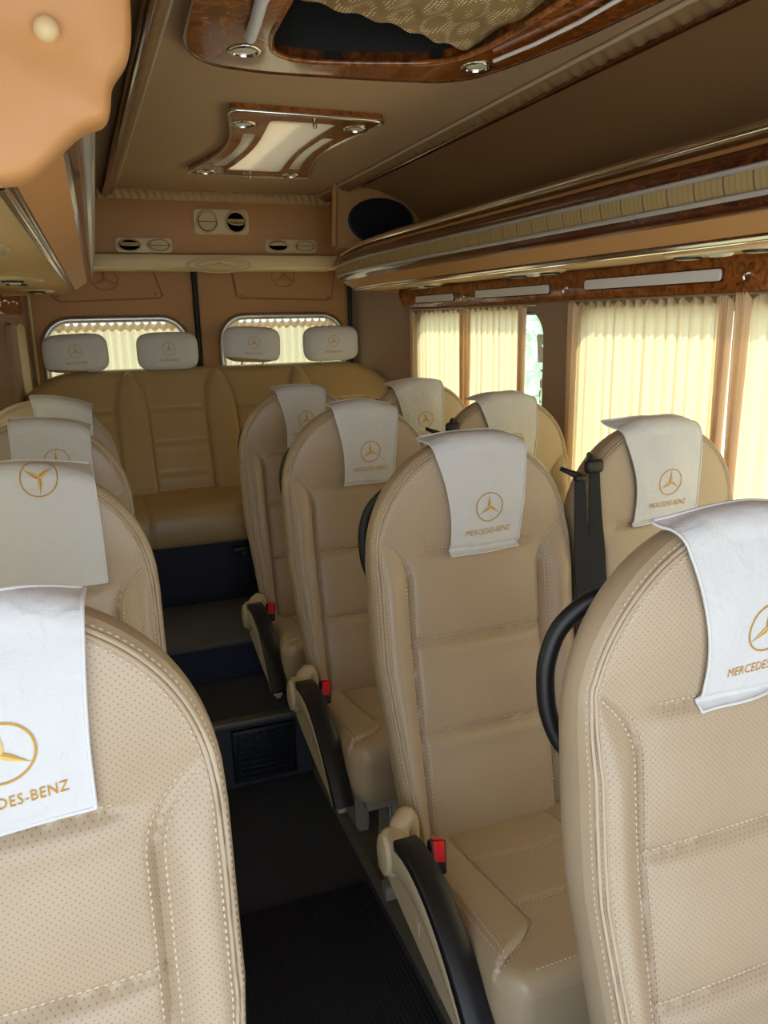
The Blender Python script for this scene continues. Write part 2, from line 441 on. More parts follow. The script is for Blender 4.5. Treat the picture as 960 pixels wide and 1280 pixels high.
def seat_meshes():
    out = {}
    # front face
    nu, nv = 97, 150
    u = np.sin(np.linspace(-PI/2, PI/2, nu)*.999); u = .55*u+.45*np.linspace(-1, 1, nu); v = np.linspace(0, 1, nv)
    zt = ztop(u)
    Z = ZB+(zt[:, None]-ZB)*v[None]; X = u[:, None]*hw(Z)
    Y = face_y(X, Z)
    mb = MB(); mb.grid(np.stack([X, Y, Z], 2))
    ed = edge_dist(X, Z); n2 = nv
    mb.m = [1 if min(ed[i, j], ed[i+1, j], ed[i, j+1], ed[i+1, j+1]) < .006 else 0 for i in range(nu-1) for j in range(nv-1)]
    # side wall and back shell, from the rim of the face itself
    P = np.concatenate([np.stack([X[0], Z[0], Y[0]], 1), np.stack([X[1:-1, -1], Z[1:-1, -1], Y[1:-1, -1]], 1), np.stack([X[-1], Z[-1], Y[-1]], 1)[::-1]])
    ye = P[:, 2]; P = P[:, :2]
    T = np.gradient(P, axis=0)
    for _ in range(8): T[1:-1] = (T[:-2]+2*T[1:-1]+T[2:])/4
    T /= np.linalg.norm(T, axis=1)[:, None]+1e-9; Nn = np.stack([-T[:, 1], T[:, 0]], 1)
    ym = y0(P[:, 1])+R_EDGE
    th = np.interp(P[:, 1], [-1.08, -.5, -.25], [1.15, 1., .62])
    rings = []
    for off, dep in ((0, 0), (.001, .010), (.001, .024), (-.004, .042), (-.020, .062), (-.052, .078), (-.075, .082)):
        Q = P+Nn*off
        k_ = min(1, dep/.024); rings.append(np.stack([Q[:, 0], ye*(1-k_)+ym*k_+dep*th, np.maximum(Q[:, 1], ZB-.0)], 1))
    mb.grid(rings, 1)
    last = rings[-1]; k = len(last)
    mb.add(last, [tuple(range(k))], 1)
    out['backrest'] = mb
    # piping: a doubled seam a little inside the outline
    pp = MB(); st = MB()
    for inset, r in ((.0085, .0030), (.0142, .0026)):
        P, Nn = outline(inset, 90); P = P[6:-6]
        y = face_y(P[:, 0], P[:, 1])
        pp.tube(np.stack([P[:, 0], y-.0012, P[:, 1]], 1), r, 6)
    out['piping'] = pp
    def run(x, z):
        x = np.asarray(x, float); z = np.asarray(z, float)
        dashes(st, np.stack([x, face_y(x, z)-.0004, z], 1), face_normal(x, z))
    for inset in (.0046, .0192):
        P, _ = outline(inset, 90); P = P[5:-5]; run(P[:, 0], P[:, 1])
    for sg in (-1, 1):
        z = np.linspace(-1.05, -.445, 120)
        for off in (-.009, .009):
            run(sg*(np.minimum(xs(z), .200)+off), z)
    for k, zs in enumerate(SEAMS):
        x = np.linspace(-1, 1, 60)*(.125 if k == 0 else .148); run(x, np.full(60, zs+.0075))
    mb.add(st.v, st.f, 2)
    # cushion
    yb, yf = -.135, -.615
    def base_z(y): return -1.078+.085*np.clip((yb-y)/(yb-yf), 0, 1)**1.1
    def hwc(y):
        t = np.clip((-.545-y)/.07, 0, 1)
        return (.222+.016*np.clip((yb-y)/.4, 0, 1))-.045*(1-np.sqrt(np.maximum(1-t**2, 0)))
    def xsc(y): return .122+.11*np.clip((-.475-y)/.085, 0, 1)**1.6
    def ctop(x, y):
        ax = np.abs(x); e = np.minimum(hwc(y)-ax, (y-yf))
        e = np.maximum(e, 0); r = .035
        rr = np.clip(r-e, 0, r); drop = r-np.sqrt(np.maximum(r*r-rr*rr, 0))
        sb = ax-xsc(y); w = np.maximum(hwc(y)-xsc(y), .02)
        d = np.where(sb > 0, .011*np.sin(PI*np.clip(.85*sb/w, 0, 1)), 0)-.004*np.exp(-(sb/.005)**2)
        ins = (sb < 0)
        for yc, bow in ((-.245, .03), (-.42, .012)):
            ys = yc-bow*(1-(ax/.12)**2)
            d = d-.004*np.exp(-((y-ys)/.006)**2)*ins
        d = d+.006*np.sin(PI*np.clip((y-yf)/(yb-yf), 0, 1))*np.clip(1-(ax/.12)**2, 0, 1)
        return base_z(y)+d-drop
    cu = MB()
    u = np.linspace(-1, 1, 81); u = np.sign(u)*(.7*np.abs(u)+.3*np.sin(np.abs(u)*PI/2)); t = np.linspace(0, 1, 110); yy = yb+(yf-yb)*(.75*t+.25*np.sin(t*PI/2))
    Yg = np.broadcast_to(yy[None], (81, 110)); Xg = u[:, None]*hwc(Yg)
    cu.grid(np.stack([Xg, Yg, ctop(Xg, Yg)], 2))
    cu.m = [1 if (yy[j+1] < yf+.020 or abs(Xg[i, j]) > hwc(yy[j])-.016) else 0 for i in range(80) for j in range(109)]
    loop = [(Xg[0, j], Yg[0, j]) for j in range(110)]+[(Xg[i, -1], Yg[i, -1]) for i in range(1, 81)]+[(Xg[-1, j], Yg[-1, j]) for j in range(108, -1, -1)]
    L = np.array(loop); zt_ = ctop(L[:, 0], L[:, 1]); cen = np.array([0, -.36])
    rings = [np.stack([L[:, 0], L[:, 1], zt_], 1)]
    for zz, k in ((.3, 1.008), (.62, 1.006), (.9, .99), (1., .94)):
        zb_ = -1.155
        Q = cen+(L-cen)*k; rings.append(np.stack([Q[:, 0], Q[:, 1], zt_+(zb_-zt_)*zz], 1))
    cu.grid(rings, 1); cu.add(rings[-1], [tuple(range(len(L)))], 1)
    out['cushion'] = cu
    cs = MB()
    def crun(x, y):
        x = np.asarray(x, float); y = np.asarray(y, float)
        n = np.zeros((len(x), 3)); n[:, 2] = 1; n[:, 1] = -.15
        dashes(cs, np.stack([x, y, ctop(x, y)+.0005], 1), n)
    for sg in (-1, 1):
        y = np.linspace(-.17, -.552, 90)
        for off in (-.006, .006): crun(sg*(np.minimum(xsc(y), .205)+off), y)
        y = np.linspace(-.15, -.56, 90)
        for off in (.020, .030): crun(sg*(hwc(y)-off), y)
    for yc, bow in ((-.245, .03), (-.42, .012)):
        x = np.linspace(-.115, .115, 50); crun(x, yc-bow*(1-(x/.12)**2)-.006)
    x = np.linspace(-.18, .18, 60); crun(x, np.full(60, yf+.024))
    cu.add(cs.v, cs.f, 2)
    return out
SM = seat_meshes()

def arc_strip(pts, wx, t0, t1, x0, bev=.006):
    """bar that follows (y,z) points; width wx about x0; thickness t0 above and t1 below the line"""
    pts = np.asarray(pts, float); T = np.gradient(pts, axis=0); T /= np.linalg.norm(T, axis=1)[:, None]
    Nn = np.stack([T[:, 1], -T[:, 0]], 1)
    if Nn[:, 1].mean() < 0: Nn = -Nn
    t0 = np.broadcast_to(np.asarray(t0, float), (len(pts),)); t1 = np.broadcast_to(np.asarray(t1, float), (len(pts),))
    rings = []
    for i in range(len(pts)):
        top = pts[i]+Nn[i]*t0[i]; bot = pts[i]-Nn[i]*t1[i]; b = min(bev, (t0[i]+t1[i])*.45); h = wx/2
        n = Nn[i]
        sec = [(-h, bot+n*b), (-h, top-n*b), (-h+b, top), (h-b, top), (h, top-n*b), (h, bot+n*b), (h-b, bot), (-h+b, bot)]
        rings.append([(x0+sx, p[0], p[1]) for sx, p in sec])
    mb = MB(); mb.grid(rings, close_v=True); n = 8; m = len(rings)
    mb.f += [tuple(range(7, -1, -1)), tuple(range((m-1)*n, m*n))]; mb.m += [0, 0]
    return mb

def bez(p, n=24):
    p = [np.array(q, float) for q in p]; t = np.linspace(0, 1, n)[:, None]
    return (1-t)**3*p[0]+3*(1-t)**2*t*p[1]+3*(1-t)*t**2*p[2]+t**3*p[3]

def strap(mb, pts, w, th=.0016, side=(1, 0, 0)):
    pts = np.asarray(pts, float); side = np.array(side, float)
    T = np.gradient(pts, axis=0); rings = []
    ww = np.broadcast_to(np.asarray(w, float), (len(pts),))
    for p, t, w in zip(pts, T, ww):
        s = side-t*(side@t)/(t@t); s /= np.linalg.norm(s); n = np.cross(s, t/np.linalg.norm(t))
        rings.append([p+s*w/2+n*th, p-s*w/2+n*th, p-s*w/2-n*th, p+s*w/2-n*th])
    mb.grid(rings, close_v=True)

def seat_base(root, floor_z):
    b = MB()
    for yy in (-.20, -.50):
        b.prism([(yy-.07, floor_z), (yy+.07, floor_z), (yy+.035, -1.17), (yy-.035, -1.17)], 0, -.125, -.085, bev=.006)
        b.prism([(yy-.07, floor_z), (yy+.07, floor_z), (yy+.035, -1.17), (yy-.035, -1.17)], 0, .085, .125, bev=.006)
    b.box((-.20, -.58, -1.19), (.20, -.12, -1.15), bev=.006)
    b.box((-.15, -.57, floor_z), (.15, -.53, floor_z+.04), bev=.004); b.box((-.15, -.17, floor_z), (.15, -.13, floor_z+.04), bev=.004)
    return build('seat_base', b, 'metal', root, local=True)

def make_seat():
    root = bpy.data.objects.new('passenger_seat', None); C.objects.link(root)
    br = build('backrest', SM['backrest'], ['seat', 'seat_plain', 'stitch'], root, 60, True)
    build('piping', SM['piping'], 'piping', br, 60, True)
    cu = build('cushion', SM['cushion'], ['seat_top', 'seat_plain', 'stitch'], root, 60, True)
    return root

def add_armrest(root):
    x = -.266
    line = bez([(-.262, -.972), (-.37, -.942), (-.48, -.998), (-.60, -1.145)], 30)
    line2 = bez([(-.225, -1.00), (-.335, -.965), (-.455, -1.02), (-.575, -1.15)], 30)
    arm = build('armrest', arc_strip(line2, .034, np.linspace(.028, .006, 30), np.linspace(.055, .012, 30), x-.004), 'arm_beige', root, 50, True)
    tag(arm, 'beige plastic armrest with black padded top')
    tag(build('arm_pad', arc_strip(line, .050, .009, .014, x+.002, .003), 'black', arm, 50, True), 'black armrest pad')
    c = MB(); c.lathe([(.0, -.012), (.030, -.012), (.040, -.008), (.043, 0), (.043, .03)], (x-.012, -.205, -1.03), (-1, 0, 0), 36, squash=(1, 1.5))
    c.v = [(p[0]-.0, p[1], p[2]) for p in c.v]
    c2 = MB()
    c2.lathe([(.0, .024), (.026, .024), (.034, .021), (.036, .014), (.040, .012), (.042, .006), (.042, -.03)], (x-.008, -.215, -1.025), (-1, 0, 0), 36, squash=(1.25, .85))
    build('hinge_cap', c2, 'arm_beige', arm, 50, True)
    sc = MB()
    sc.prism([(-.17, -1.06), (-.24, -1.03), (-.36, -1.04), (-.47, -1.09), (-.565, -1.165), (-.555, -1.19), (-.40, -1.165), (-.25, -1.13), (-.18, -1.11)], 0, x-.006, -.245, bev=.006)
    sc.box((x-.0085, -.345, -1.085), (x-.005, -.325, -1.115), bev=.001)
    build('side_cover', sc, 'arm_beige', root, 50, True)
    rc = MB(); rc.tube(np.stack([np.interp(np.linspace(0, 1, 14), np.linspace(0, 1, 5), q) for q in ((x+.004, x+.016, x+.036, x+.046, x+.046), (-.215, -.200, -.180, -.178, -.185), (-.998, -.982, -.976, -1.00, -1.05))], 1), [.012, .017, .020, .021, .021, .021, .021, .021, .021, .020, .020, .019, .018, .016], 14)
    build('recliner_cover', rc, 'arm_beige', root, 50, True)
    bk = MB(); bk.box((-.016, -.012, -.030), (.016, .012, .030), bev=.004)
    rot = Matrix.Translation((-.216, -.300, -.990)) @ Matrix.Rotation(math.radians(-32), 4, 'X') @ Matrix.Rotation(math.radians(12), 4, 'Y')
    bk.v = [tuple(rot @ Vector(p)) for p in bk.v]
    bo = tag(build('belt_buckle', bk, 'black', root, 50, True), 'black belt buckle with red button')
    rb = MB(); rb.box((-.0115, -.0145, -.010), (.0115, -.008, .0275), bev=.002); rb.box((-.0115, -.010, .022), (.0115, .007, .0320), bev=.002)
    rb.v = [tuple(rot @ Vector(p)) for p in rb.v]
    tag(build('release_button', rb, 'red', bo, 50, True), 'red release button')

def add_handle(root):
    p = np.array([(-.10, .030, -.345), (-.160, .060, -.355), (-.198, .082, -.40), (-.212, .088, -.455), (-.208, .086, -.52), (-.190, .075, -.575), (-.15, .04, -.60)])
    t = np.linspace(0, 1, len(p)); q = np.linspace(0, 1, 40)
    P = np.stack([np.interp(q, t, p[:, k]) for k in range(3)], 1)
    for _ in range(6): P[1:-1] = (P[:-2]+P[1:-1]*2+P[2:])/4
    m = MB(); m.tube(P, .0125, 12)
    tag(build('grab_handle', m, 'black', root, 60, True), 'black grab handle behind the shoulder')

def add_belt(root, side):
    m = MB()
    if side > 0:
        top = (.246, -.050, -.345); bot = (.244, -.17, -1.02); mid = (.256, -.085, -.72)
    else:
        top = (-.196, -.050, -.335); bot = (-.225, -.19, -1.02); mid = (-.180, -.092, -.70)
    strap(m, bez([top, tuple(np.add(top, (.004*side, -.01, -.15))), mid, bot], 26), np.interp(np.linspace(0, 1, 26), [0, .35, 1], [.024, .042, .046]))
    b = tag(build('seat_belt', m, 'web', root, 60, True), 'black seat belt webbing')
    g = MB()
    if side > 0:
        g.tube([(.216, -.02, -.330), (.228, -.035, -.336), (.240, -.046, -.342), (.254, -.050, -.348)], [.005, .006, .008, .008], 10)
        g.box((.232, -.058, -.356), (.262, -.042, -.340), bev=.006)
    else:
        g.tube([(-.175, .0, -.312), (-.190, -.03, -.316), (-.204, -.048, -.325)], [.008, .011, .012], 10)
        g.box((-.222, -.060, -.343), (-.176, -.04, -.312), bev=.009)
    build('belt_guide', g, 'black', b, 60, True)

# cloth draped over a seat --------------------------------------------------
def cloth_path(p):
    rng = np.random.default_rng(p['seed'])
    ph = rng.uniform(0, 6.28, 8); fr = rng.uniform(14, 60, 8); fz = rng.uniform(8, 40, 8); am = rng.uniform(.3, 1, 8)*p.get('wr', .0018)
    R = .026; ztc = ZT+.004
    def zc(x): return ztc+(ztop(np.clip(x/.236, -1, 1))-ZT)*.80
    zb = p['zb']; YB = .050; zback = p.get('zback', -.37)
    def pt(x, l, extra=0.):
        x = np.asarray(x, float); l = np.asarray(l, float)
        zbx = zb+p.get('slope', 0)*(x-p['c'])
        zt = zc(x); zf = zt-R; L1 = zf-zbx; L2 = R*PI/2
        o = .004+extra
        for k in range(8): o = o+am[k]*.5+am[k]*.5*np.sin(fr[k]*x+fz[k]*l*(1 if k % 2 else -1)+ph[k])
        o = o+.004*np.exp(-((l)/.012)**2)*np.sin(40*x+ph[0])*.5
        yf = face_y(x, np.minimum(zbx+l, zf), flat=True)
        yfe = face_y(x, zf, flat=True)
        yb = yfe+R+YB
        L3 = yb-(yfe+R)
        y = np.where(l < L1, yf-o, 0.); z = np.where(l < L1, zbx+l, 0.)
        a = np.clip((l-L1)/R, 0, PI/2); m = (l >= L1) & (l < L1+L2)
        y = np.where(m, yfe+R-(R+o)*np.cos(a), y); z = np.where(m, zf+(R+o)*np.sin(a), z)
        m = (l >= L1+L2) & (l < L1+L2+L3)
        kk = np.clip((l-L1-L2)/.05, 0, 1); y = np.where(m, yfe+R+(l-L1-L2), y); z = np.where(m, zt+o+kk*p.get('lift', .006)*np.clip((np.abs(x-p['c'])-.02)/.09, 0, 1.3)**1.5, z)
        a = np.clip((l-L1-L2-L3)/R, 0, PI/2); m = (l >= L1+L2+L3) & (l < L1+2*L2+L3)
        y = np.where(m, yb+(R+o)*np.sin(a), y); z = np.where(m, zf+(R+o)*np.cos(a), z)
        m = l >= L1+2*L2+L3
        y = np.where(m, yb+R+o, y); z = np.where(m, zf-(l-L1-2*L2-L3), z)
        return np.stack([np.broadcast_to(x, y.shape), y, z], -1)
    L1m = ztc-R-zb; total = L1m+R*PI/2+p.get('tail', .016)
    def wd(l):
        t = np.clip((l-.05)/(L1m+.04-.05), 0, 1)
        lft = p['l0']+(p['l1']-p['l0'])*t**1.6; rgt = p['r0']+(p['r1']-p['r0'])*t**1.6
        return lft, rgt
    return pt, wd, total, L1m

def make_cloth(p, at, label):
    pt, wd, total, L1m = cloth_path(p)
    na, nl = 44, 90
    a = np.linspace(0, 1, na); l = np.linspace(0, total, nl)
    lf, rg = wd(l)
    Xg = lf[None]+(rg-lf)[None]*a[:, None]; Lg = np.broadcast_to(l[None], Xg.shape)
    G = pt(Xg, Lg); G2 = pt(Xg, Lg, -.0012)
    root = bpy.data.objects.new('headrest_cloth', None); C.objects.link(root)
    root.location = (at[0], at[1], at[2]+H)
    tag(root, label, 'seat cloth', 'cloths over the passenger seats')
    mb = MB(); mb.grid(G); mb.grid(G2)
    cl = build('cloth', mb, 'white', root, 180, True)
    h = MB()
    edge = np.concatenate([G[0, ::-1], G[1:-1, 0], G[-1, :], G[1:-1, -1][::-1]])
    h.tube(edge, .0022, 6, closed=True)
    build('hem', h, 'hem', root, 180, True)
    # embroidery
    fl = -1 if p.get('flip') else 1
    ex, el = p['ex'], p['el']
    if p.get('emblem', True):
        e = MB(); R = .0315
        for vs, fs, mi in emblem_2d(R):
            vs = vs*fl
            Q = pt(ex+vs[:, 0], el+vs[:, 1], .0013); e.add(Q, fs, mi)
        build('emblem', e, ['gold', 'pale_gold'], root, 180, True)
    if p.get('letters', True):
        t = MB(); V, F = LETTERS; sc = .106/LETTERS_W
        V = V*[sc, .0125]*fl
        Q = pt(ex+V[:, 0], el+V[:, 1]-(.0315+.0265 if fl > 0 else -(.0315+.0265)), .0013)
        t.add(Q, F); build('lettering', t, 'gold', root, 180, True)
    return root

# rows: (x centre, y of the top, platform height)
XA, XW, XL = .750, 1.238, -.135
FZ, T1, T2 = -1.50, -1.262, -1.118
rows_a = [.735, 1.460, 2.185, 2.840]
rows_w = [1.470, 2.180, 2.850]
rows_l = [.780, 1.515, 2.225, 2.880]
def plat(y): return -1.475 if y < 2.3 else (T1 if y < 2.9 else T1)
G_SEAT = 'beige leather passenger seats'
proto = make_seat()
labels_a = ['large beige leather seat filling the lower right corner, nearest the camera on that side',
            'beige aisle seat in the centre right with armrest folded down and red buckle in front',
            'third beige seat back along the right side of the aisle, buckle showing',
            'farthest beige aisle seat on the right, just before the rear bench']
labels_w = ['beige window seat beside the large bright curtain, its headrest against the window',
            'beige window seat by the pillar between the two curtained windows',
            'farthest beige window seat on the right, below the rear curtain pair']
labels_l = ['large perforated beige seat back filling the lower left corner',
            'second beige seat back from the front on the left, bluish cloth on top',
            'third beige seat back from the front on the left side',
            'farthest beige seat on the left, directly before the rear bench']
aisle = copy_tree(proto); add_armrest(aisle); add_handle(aisle); add_belt(aisle, 1); seat_base(aisle, -1.475)
wind = copy_tree(proto); add_belt(wind, -1); seat_base(wind, -1.475)
left = proto; seat_base(left, -1.475)
def raise_base(root, z):
    for ch in root.children:
        if ch.name.startswith('seat_base'):
            me = ch.data.copy(); ch.data = me
            for v in me.vertices:
                if v.co.z < -1.3: v.co.z += z+1.475
def put_seats(first, xs_, ys_, labs):
    for i, y in enumerate(ys_):
        s = first if i == 0 else copy_tree(first)
        s.location = (xs_, y, H); tag(s, labs[i], 'seat', G_SEAT); ORIGIN[s.name] = np.array([xs_, y, 0.])
        yield s
SEATS = {}
def place_all(first, x, ys, labs, key):
    todo = [first]+[copy_tree(first) for _ in ys[1:]]
    for s, y, lb in zip(todo, ys, labs):
        s.location = (x, y, H); tag(s, lb, 'seat', G_SEAT)
        if y > 2.6: raise_base(s, T1)
    SEATS[key] = todo
place_all(aisle, XA, rows_a, labels_a, 'a')
place_all(wind, XW, rows_w, labels_w, 'w')
place_all(left, XL, rows_l, labels_l, 'l')

K = dict(c=.02, l0=-.062, r0=.100, l1=-.108, r1=.128, zb=-.487, slope=.02, ex=.022, el=.098, seed=1)
def cl(**k): d = dict(K); d.update(k); return d
cloths = [
    (cl(seed=11, tail=.006, l0=-.064, r0=.105, l1=-.112, r1=.115, zb=-.485, slope=.05, lift=.012, ex=.022, el=.098, wr=.0014), XA, rows_a[0], 'white embroidered cloth on the large seat in the lower right corner'),
    (cl(seed=12), XA, rows_a[1], 'white embroidered cloth on the centre right aisle seat with folded armrest'),
    (cl(seed=13, l0=-.056, r0=.100, l1=-.090, r1=.126, zb=-.478, wr=.0018), XA, rows_a[2], 'wrinkled white cloth on the third aisle seat back on the right'),
    (cl(seed=14, l0=-.062, r0=.080, l1=-.10, r1=.10, zb=-.455, ex=.012, wr=.0018), XA, rows_a[3], 'white cloth on the farthest right aisle seat, before the rear bench'),
    (cl(seed=15, l0=-.075, r0=.100, l1=-.122, r1=.112, zb=-.480, lift=.014, ex=.012, wr=.0016), XW, rows_w[0], 'white cloth with pointed corners on the window seat by the large curtain'),
    (cl(seed=16, l0=-.06, r0=.095, l1=-.115, r1=.11, zb=-.46, ex=.02, el=.07, wr=.0016), XW, rows_w[1], 'white cloth on the window seat by the pillar between the windows'),
    (cl(seed=17, l0=-.075, r0=.085, l1=-.13, r1=.095, zb=-.49, ex=.01, el=.10, wr=.0016), XW, rows_w[2], 'white cloth on the farthest window seat on the right'),
    (cl(seed=18, tail=-.010, c=.03, l0=-.075, r0=.105, l1=-.10, r1=.118, zb=-.470, slope=.08, ex=.030, el=.088, wr=.0014), XL, rows_l[0], 'white cloth on the seat in the lower left corner, cut by the frame'),
    (cl(seed=19, c=.0, l0=-.14, r0=.142, l1=-.14, r1=.136, zb=-.470, slope=.02, ex=.048, el=.205, flip=1, wr=.0007, letters=False), XL, rows_l[1], 'bluish white cloth hung upside down on the second left seat'),
    (cl(seed=20, c=.045, l0=-.05, r0=.14, l1=-.05, r1=.146, zb=-.42, ex=.055, el=.075, lift=.008, wr=.0012), XL, rows_l[2], 'white cloth with square corners on the third left seat'),
    (cl(seed=21, c=.07, l0=-.01, r0=.155, l1=-.03, r1=.163, zb=-.42, ex=.06, el=.06, lift=.018, wr=.0016), XL, rows_l[3], 'crumpled white cloth on the farthest left seat'),
]
for p, x, y, lb in cloths:
    make_cloth(p, (x, y, 0.), lb)

# ------------------------------------------------------------------ rear bench
BX = [.005, .392, .779, 1.165]
def bench():
    root = empty('rear_bench', (.60, 3.35, T2), 'wide beige leather rear bench for four with upright headrests', 'bench seat')
    x0, x1 = -.225, 1.425; zb, zt = -.74, -.205
    def ztp(x):
        d = np.minimum(x-x0, x1-x); return zt-.09*np.clip(1-d/.22, 0, 1)**2
    def yb(z): return 3.44+.25*np.clip((z+.74)/.53, 0, 1.1)**1.15
    bol = [(a+b)/2 for a, b in zip(BX[:-1], BX[1:])]
    def fy(x, z, top):
        d = np.zeros_like(x)
        for c in bol:
            t = np.clip((z-zb)/(top-zb), 0, 1)
            hwb = .066*np.sqrt(np.clip(1-np.clip((t-.62)/.36, 0, 1)**2, 0.0001, 1))
            s = np.abs(x-c)-hwb
            d = d+np.where(s < 0, .026*np.sqrt(np.clip(1-(np.abs(x-c)/np.maximum(hwb, .001))**2, 0, 1)), 0)-.006*np.exp(-(s/.007)**2)
        for c in BX:
            m = 1/(1+np.exp((np.abs(x-c)-.122)/.006))
            for zs in (-.372, -.512, -.640): d = d-.006*np.exp(-((z-zs)/.007)**2)*m+.004*np.exp(-((z-zs+.02)/.014)**2)*m
            d = d+.012*np.exp(-((x-c)/.1)**2)*np.exp(-((z+.5)/.2)**2)
        e = np.minimum(top-z, np.minimum(x-x0, x1-x)); r = .035
        rr = np.clip(r-e, 0, r); return yb(z)-d+r-np.sqrt(np.maximum(r*r-rr*rr, 0))
    nu, nv = 330, 70
    X = np.broadcast_to(np.linspace(x0, x1, nu)[:, None], (nu, nv)); tp = ztp(X); t = np.linspace(0, 1, nv)
    Z = zb+(tp-zb)*(1-(1-t)**1.3)[None]
    Y = fy(X, Z, tp)
    mb = MB(); mb.grid(np.stack([X, Y, Z], 2))
    loop = np.concatenate([np.stack([X[0], Y[0], Z[0]], 1), np.stack([X[:, -1], Y[:, -1], Z[:, -1]], 1)[1:], np.stack([X[-1], Y[-1], Z[-1]], 1)[::-1][1:]])
    rings = [loop]
    for dy in (.03, .09):
        q = loop.copy(); q[:, 1] = np.minimum(q[:, 1]+dy, 3.80); rings.append(q)
    mb.grid(rings); mb.add(rings[-1], [tuple(range(len(loop)))])
    st = MB()
    for c in BX:
        for zs in (-.372, -.512, -.640):
            x = np.linspace(c-.115, c+.115, 40); z = np.full(40, zs+.008)
            P = np.stack([x, fy(x, z, ztp(x))-.0005, z], 1); n = np.zeros((40, 3)); n[:, 1] = -1
            dashes(st, P, n, .012, .007, .002)
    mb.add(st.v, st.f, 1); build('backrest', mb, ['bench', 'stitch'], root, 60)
    # cushion
    cu = MB(); yf, yk = 3.03, 3.50; zt2 = -.715
    prof = [(yk, zt2-.005), (3.40, zt2), (3.2, zt2+.008), (3.09, zt2+.008), (3.05, zt2-.004), (3.032, zt2-.03), (3.025, zt2-.08), (3.03, zt2-.13), (3.045, zt2-.15), (3.10, zt2-.16), (yk, zt2-.16)]
    pr = np.array(prof); s = np.r_[0, np.cumsum(np.linalg.norm(np.diff(pr, axis=0), axis=1))]; q = np.linspace(0, s[-1], 90)
    pr = np.stack([np.interp(q, s, pr[:, 0]), np.interp(q, s, pr[:, 1])], 1)
    for _ in range(3): pr[1:-1] = (pr[:-2]+2*pr[1:-1]+pr[2:])/4
    xx = np.linspace(x0+.01, x1-.01, 240); rings = []
    for x in xx:
        g = sum(math.exp(-((x-c)/.006)**2) for c in bol)*.007
        bulge = .006*sum(math.exp(-((x-c)/.11)**2) for c in BX)
        P = np.stack([np.full(90, x), pr[:, 0]+g*.6, pr[:, 1]+(bulge-g)*(pr[:, 1] > zt2-.05)], 1); rings.append(P)
    cu.grid(rings); n = 90
    cu.f += [tuple(range(n-1, -1, -1)), tuple(range(239*n, 240*n))]; cu.m += [0, 0]
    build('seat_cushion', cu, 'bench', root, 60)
    bs = MB(); bs.box((x0+.02, 3.075, T2), (x1-.02, 3.75, zt2-.155), bev=.008)
    tag(build('bench_base', bs, 'navy', root), 'dark navy base below the bench')
    bb = MB(); bb.box((.50, 3.02, -.905), (.60, 3.06, -.885), bev=.004); bb.box((.53, 3.015, -.93), (.57, 3.05, -.90), bev=.004)
    build('buckle_stalk', bb, 'black', root)
    return root
BENCH = bench()

def superbox(a, b, c, n=48, m=28, p=4.0):
    """rounded pillow shape"""
    th = np.linspace(0, 2*PI, n, endpoint=False); ph = np.linspace(-PI/2, PI/2, m)
    f = lambda v, e: np.sign(v)*np.abs(v)**e
    P = np.empty((m, n, 3)); e = 2/p
    for i, q in enumerate(ph):
        P[i, :, 0] = a*f(np.cos(q), 2/2.5)*f(np.cos(th), e); P[i, :, 2] = c*f(np.cos(q), 2/2.5)*f(np.sin(th), e); P[i, :, 1] = b*f(np.sin(q), 2/2.5)
    return P
HL = ['white slip cover on the leftmost headrest of the rear bench', 'white slip cover on the second headrest from the left of the rear bench',
      'white slip cover on the third headrest of the rear bench, tilted a little', 'white slip cover on the rightmost headrest of the rear bench']
for i, x in enumerate(BX):
    cx = [-.008, .381, .766, 1.153][i]; wdt = [.135, .135, .135, .138][i]; zc_ = -.122+[-.004, -.006, .010, .006][i]; cy = 3.715
    tilt = [-.03, .0, .05, -.01][i]
    rot = Matrix.Rotation(tilt, 3, 'Y')
    h = MB(); P = superbox(wdt-.004, .048, .079); h.grid(P, close_v=True)
    h.v = [tuple(rot @ Vector(p)+Vector((cx, cy, zc_))) for p in h.v]
    hr = build('headrest', h, 'bench', BENCH, 180)
    for s in (-.05, .05):
        po = MB(); po.tube([(cx+s, cy, zc_-.06), (cx+s, cy+.005, -.235)], .006, 10); build('post', po, 'chrome', hr)
    P = superbox(wdt, .053, .085)
    cov = MB(); rng = np.random.default_rng(40+i)
    keep_z = -.085+[.014, .004, .022, .004][i]
    slope = [.10, 0, .06, 0][i]
    Q = P.copy()
    lim = keep_z+slope*(-Q[..., 0])*np.where(Q[..., 1] < 0, 1, 0)
    Q[..., 2] = np.maximum(Q[..., 2], lim-.0)
    w_ = .0014*np.sin(Q[..., 0]*60+Q[..., 2]*45+i)+.0011*np.sin(Q[..., 0]*37-Q[..., 2]*80+2*i)
    Q[..., 1] += np.sign(Q[..., 1])*w_
    cov.grid(Q, close_v=True)
    T = lambda p: tuple(rot @ Vector(p)+Vector((cx, cy, zc_)))
    cov.v = [T(p) for p in cov.v]
    rt = empty('headrest_cover', (cx, cy, zc_-.085), HL[i], 'headrest cover', 'slip covers on the rear bench headrests')
    build('cover', cov, 'white', rt, 180)
    em = MB()
    def fp(vs):
        out = []
        for vx, vz in vs:
            e = 2/3.2
            q = (abs(vx/wdt)**4+abs(vz/.085)**4)
            yy = -.053*max(0, 1-q**(2.5/4))**(1/2.5)-.0035
            out.append(T((vx, yy, vz)))
        return out
    for vs, fs, mi in emblem_2d(.028): em.add(fp(vs+[.0, .012]), fs, mi)
    build('emblem', em, ['gold', 'pale_gold'], rt, 180)
    tx = MB(); V, F = LETTERS; V = V*[.088/LETTERS_W, .010]; tx.add(fp(V+[0, -.042]), F)
    build('lettering', tx, 'gold', rt, 180)

exec_env = True
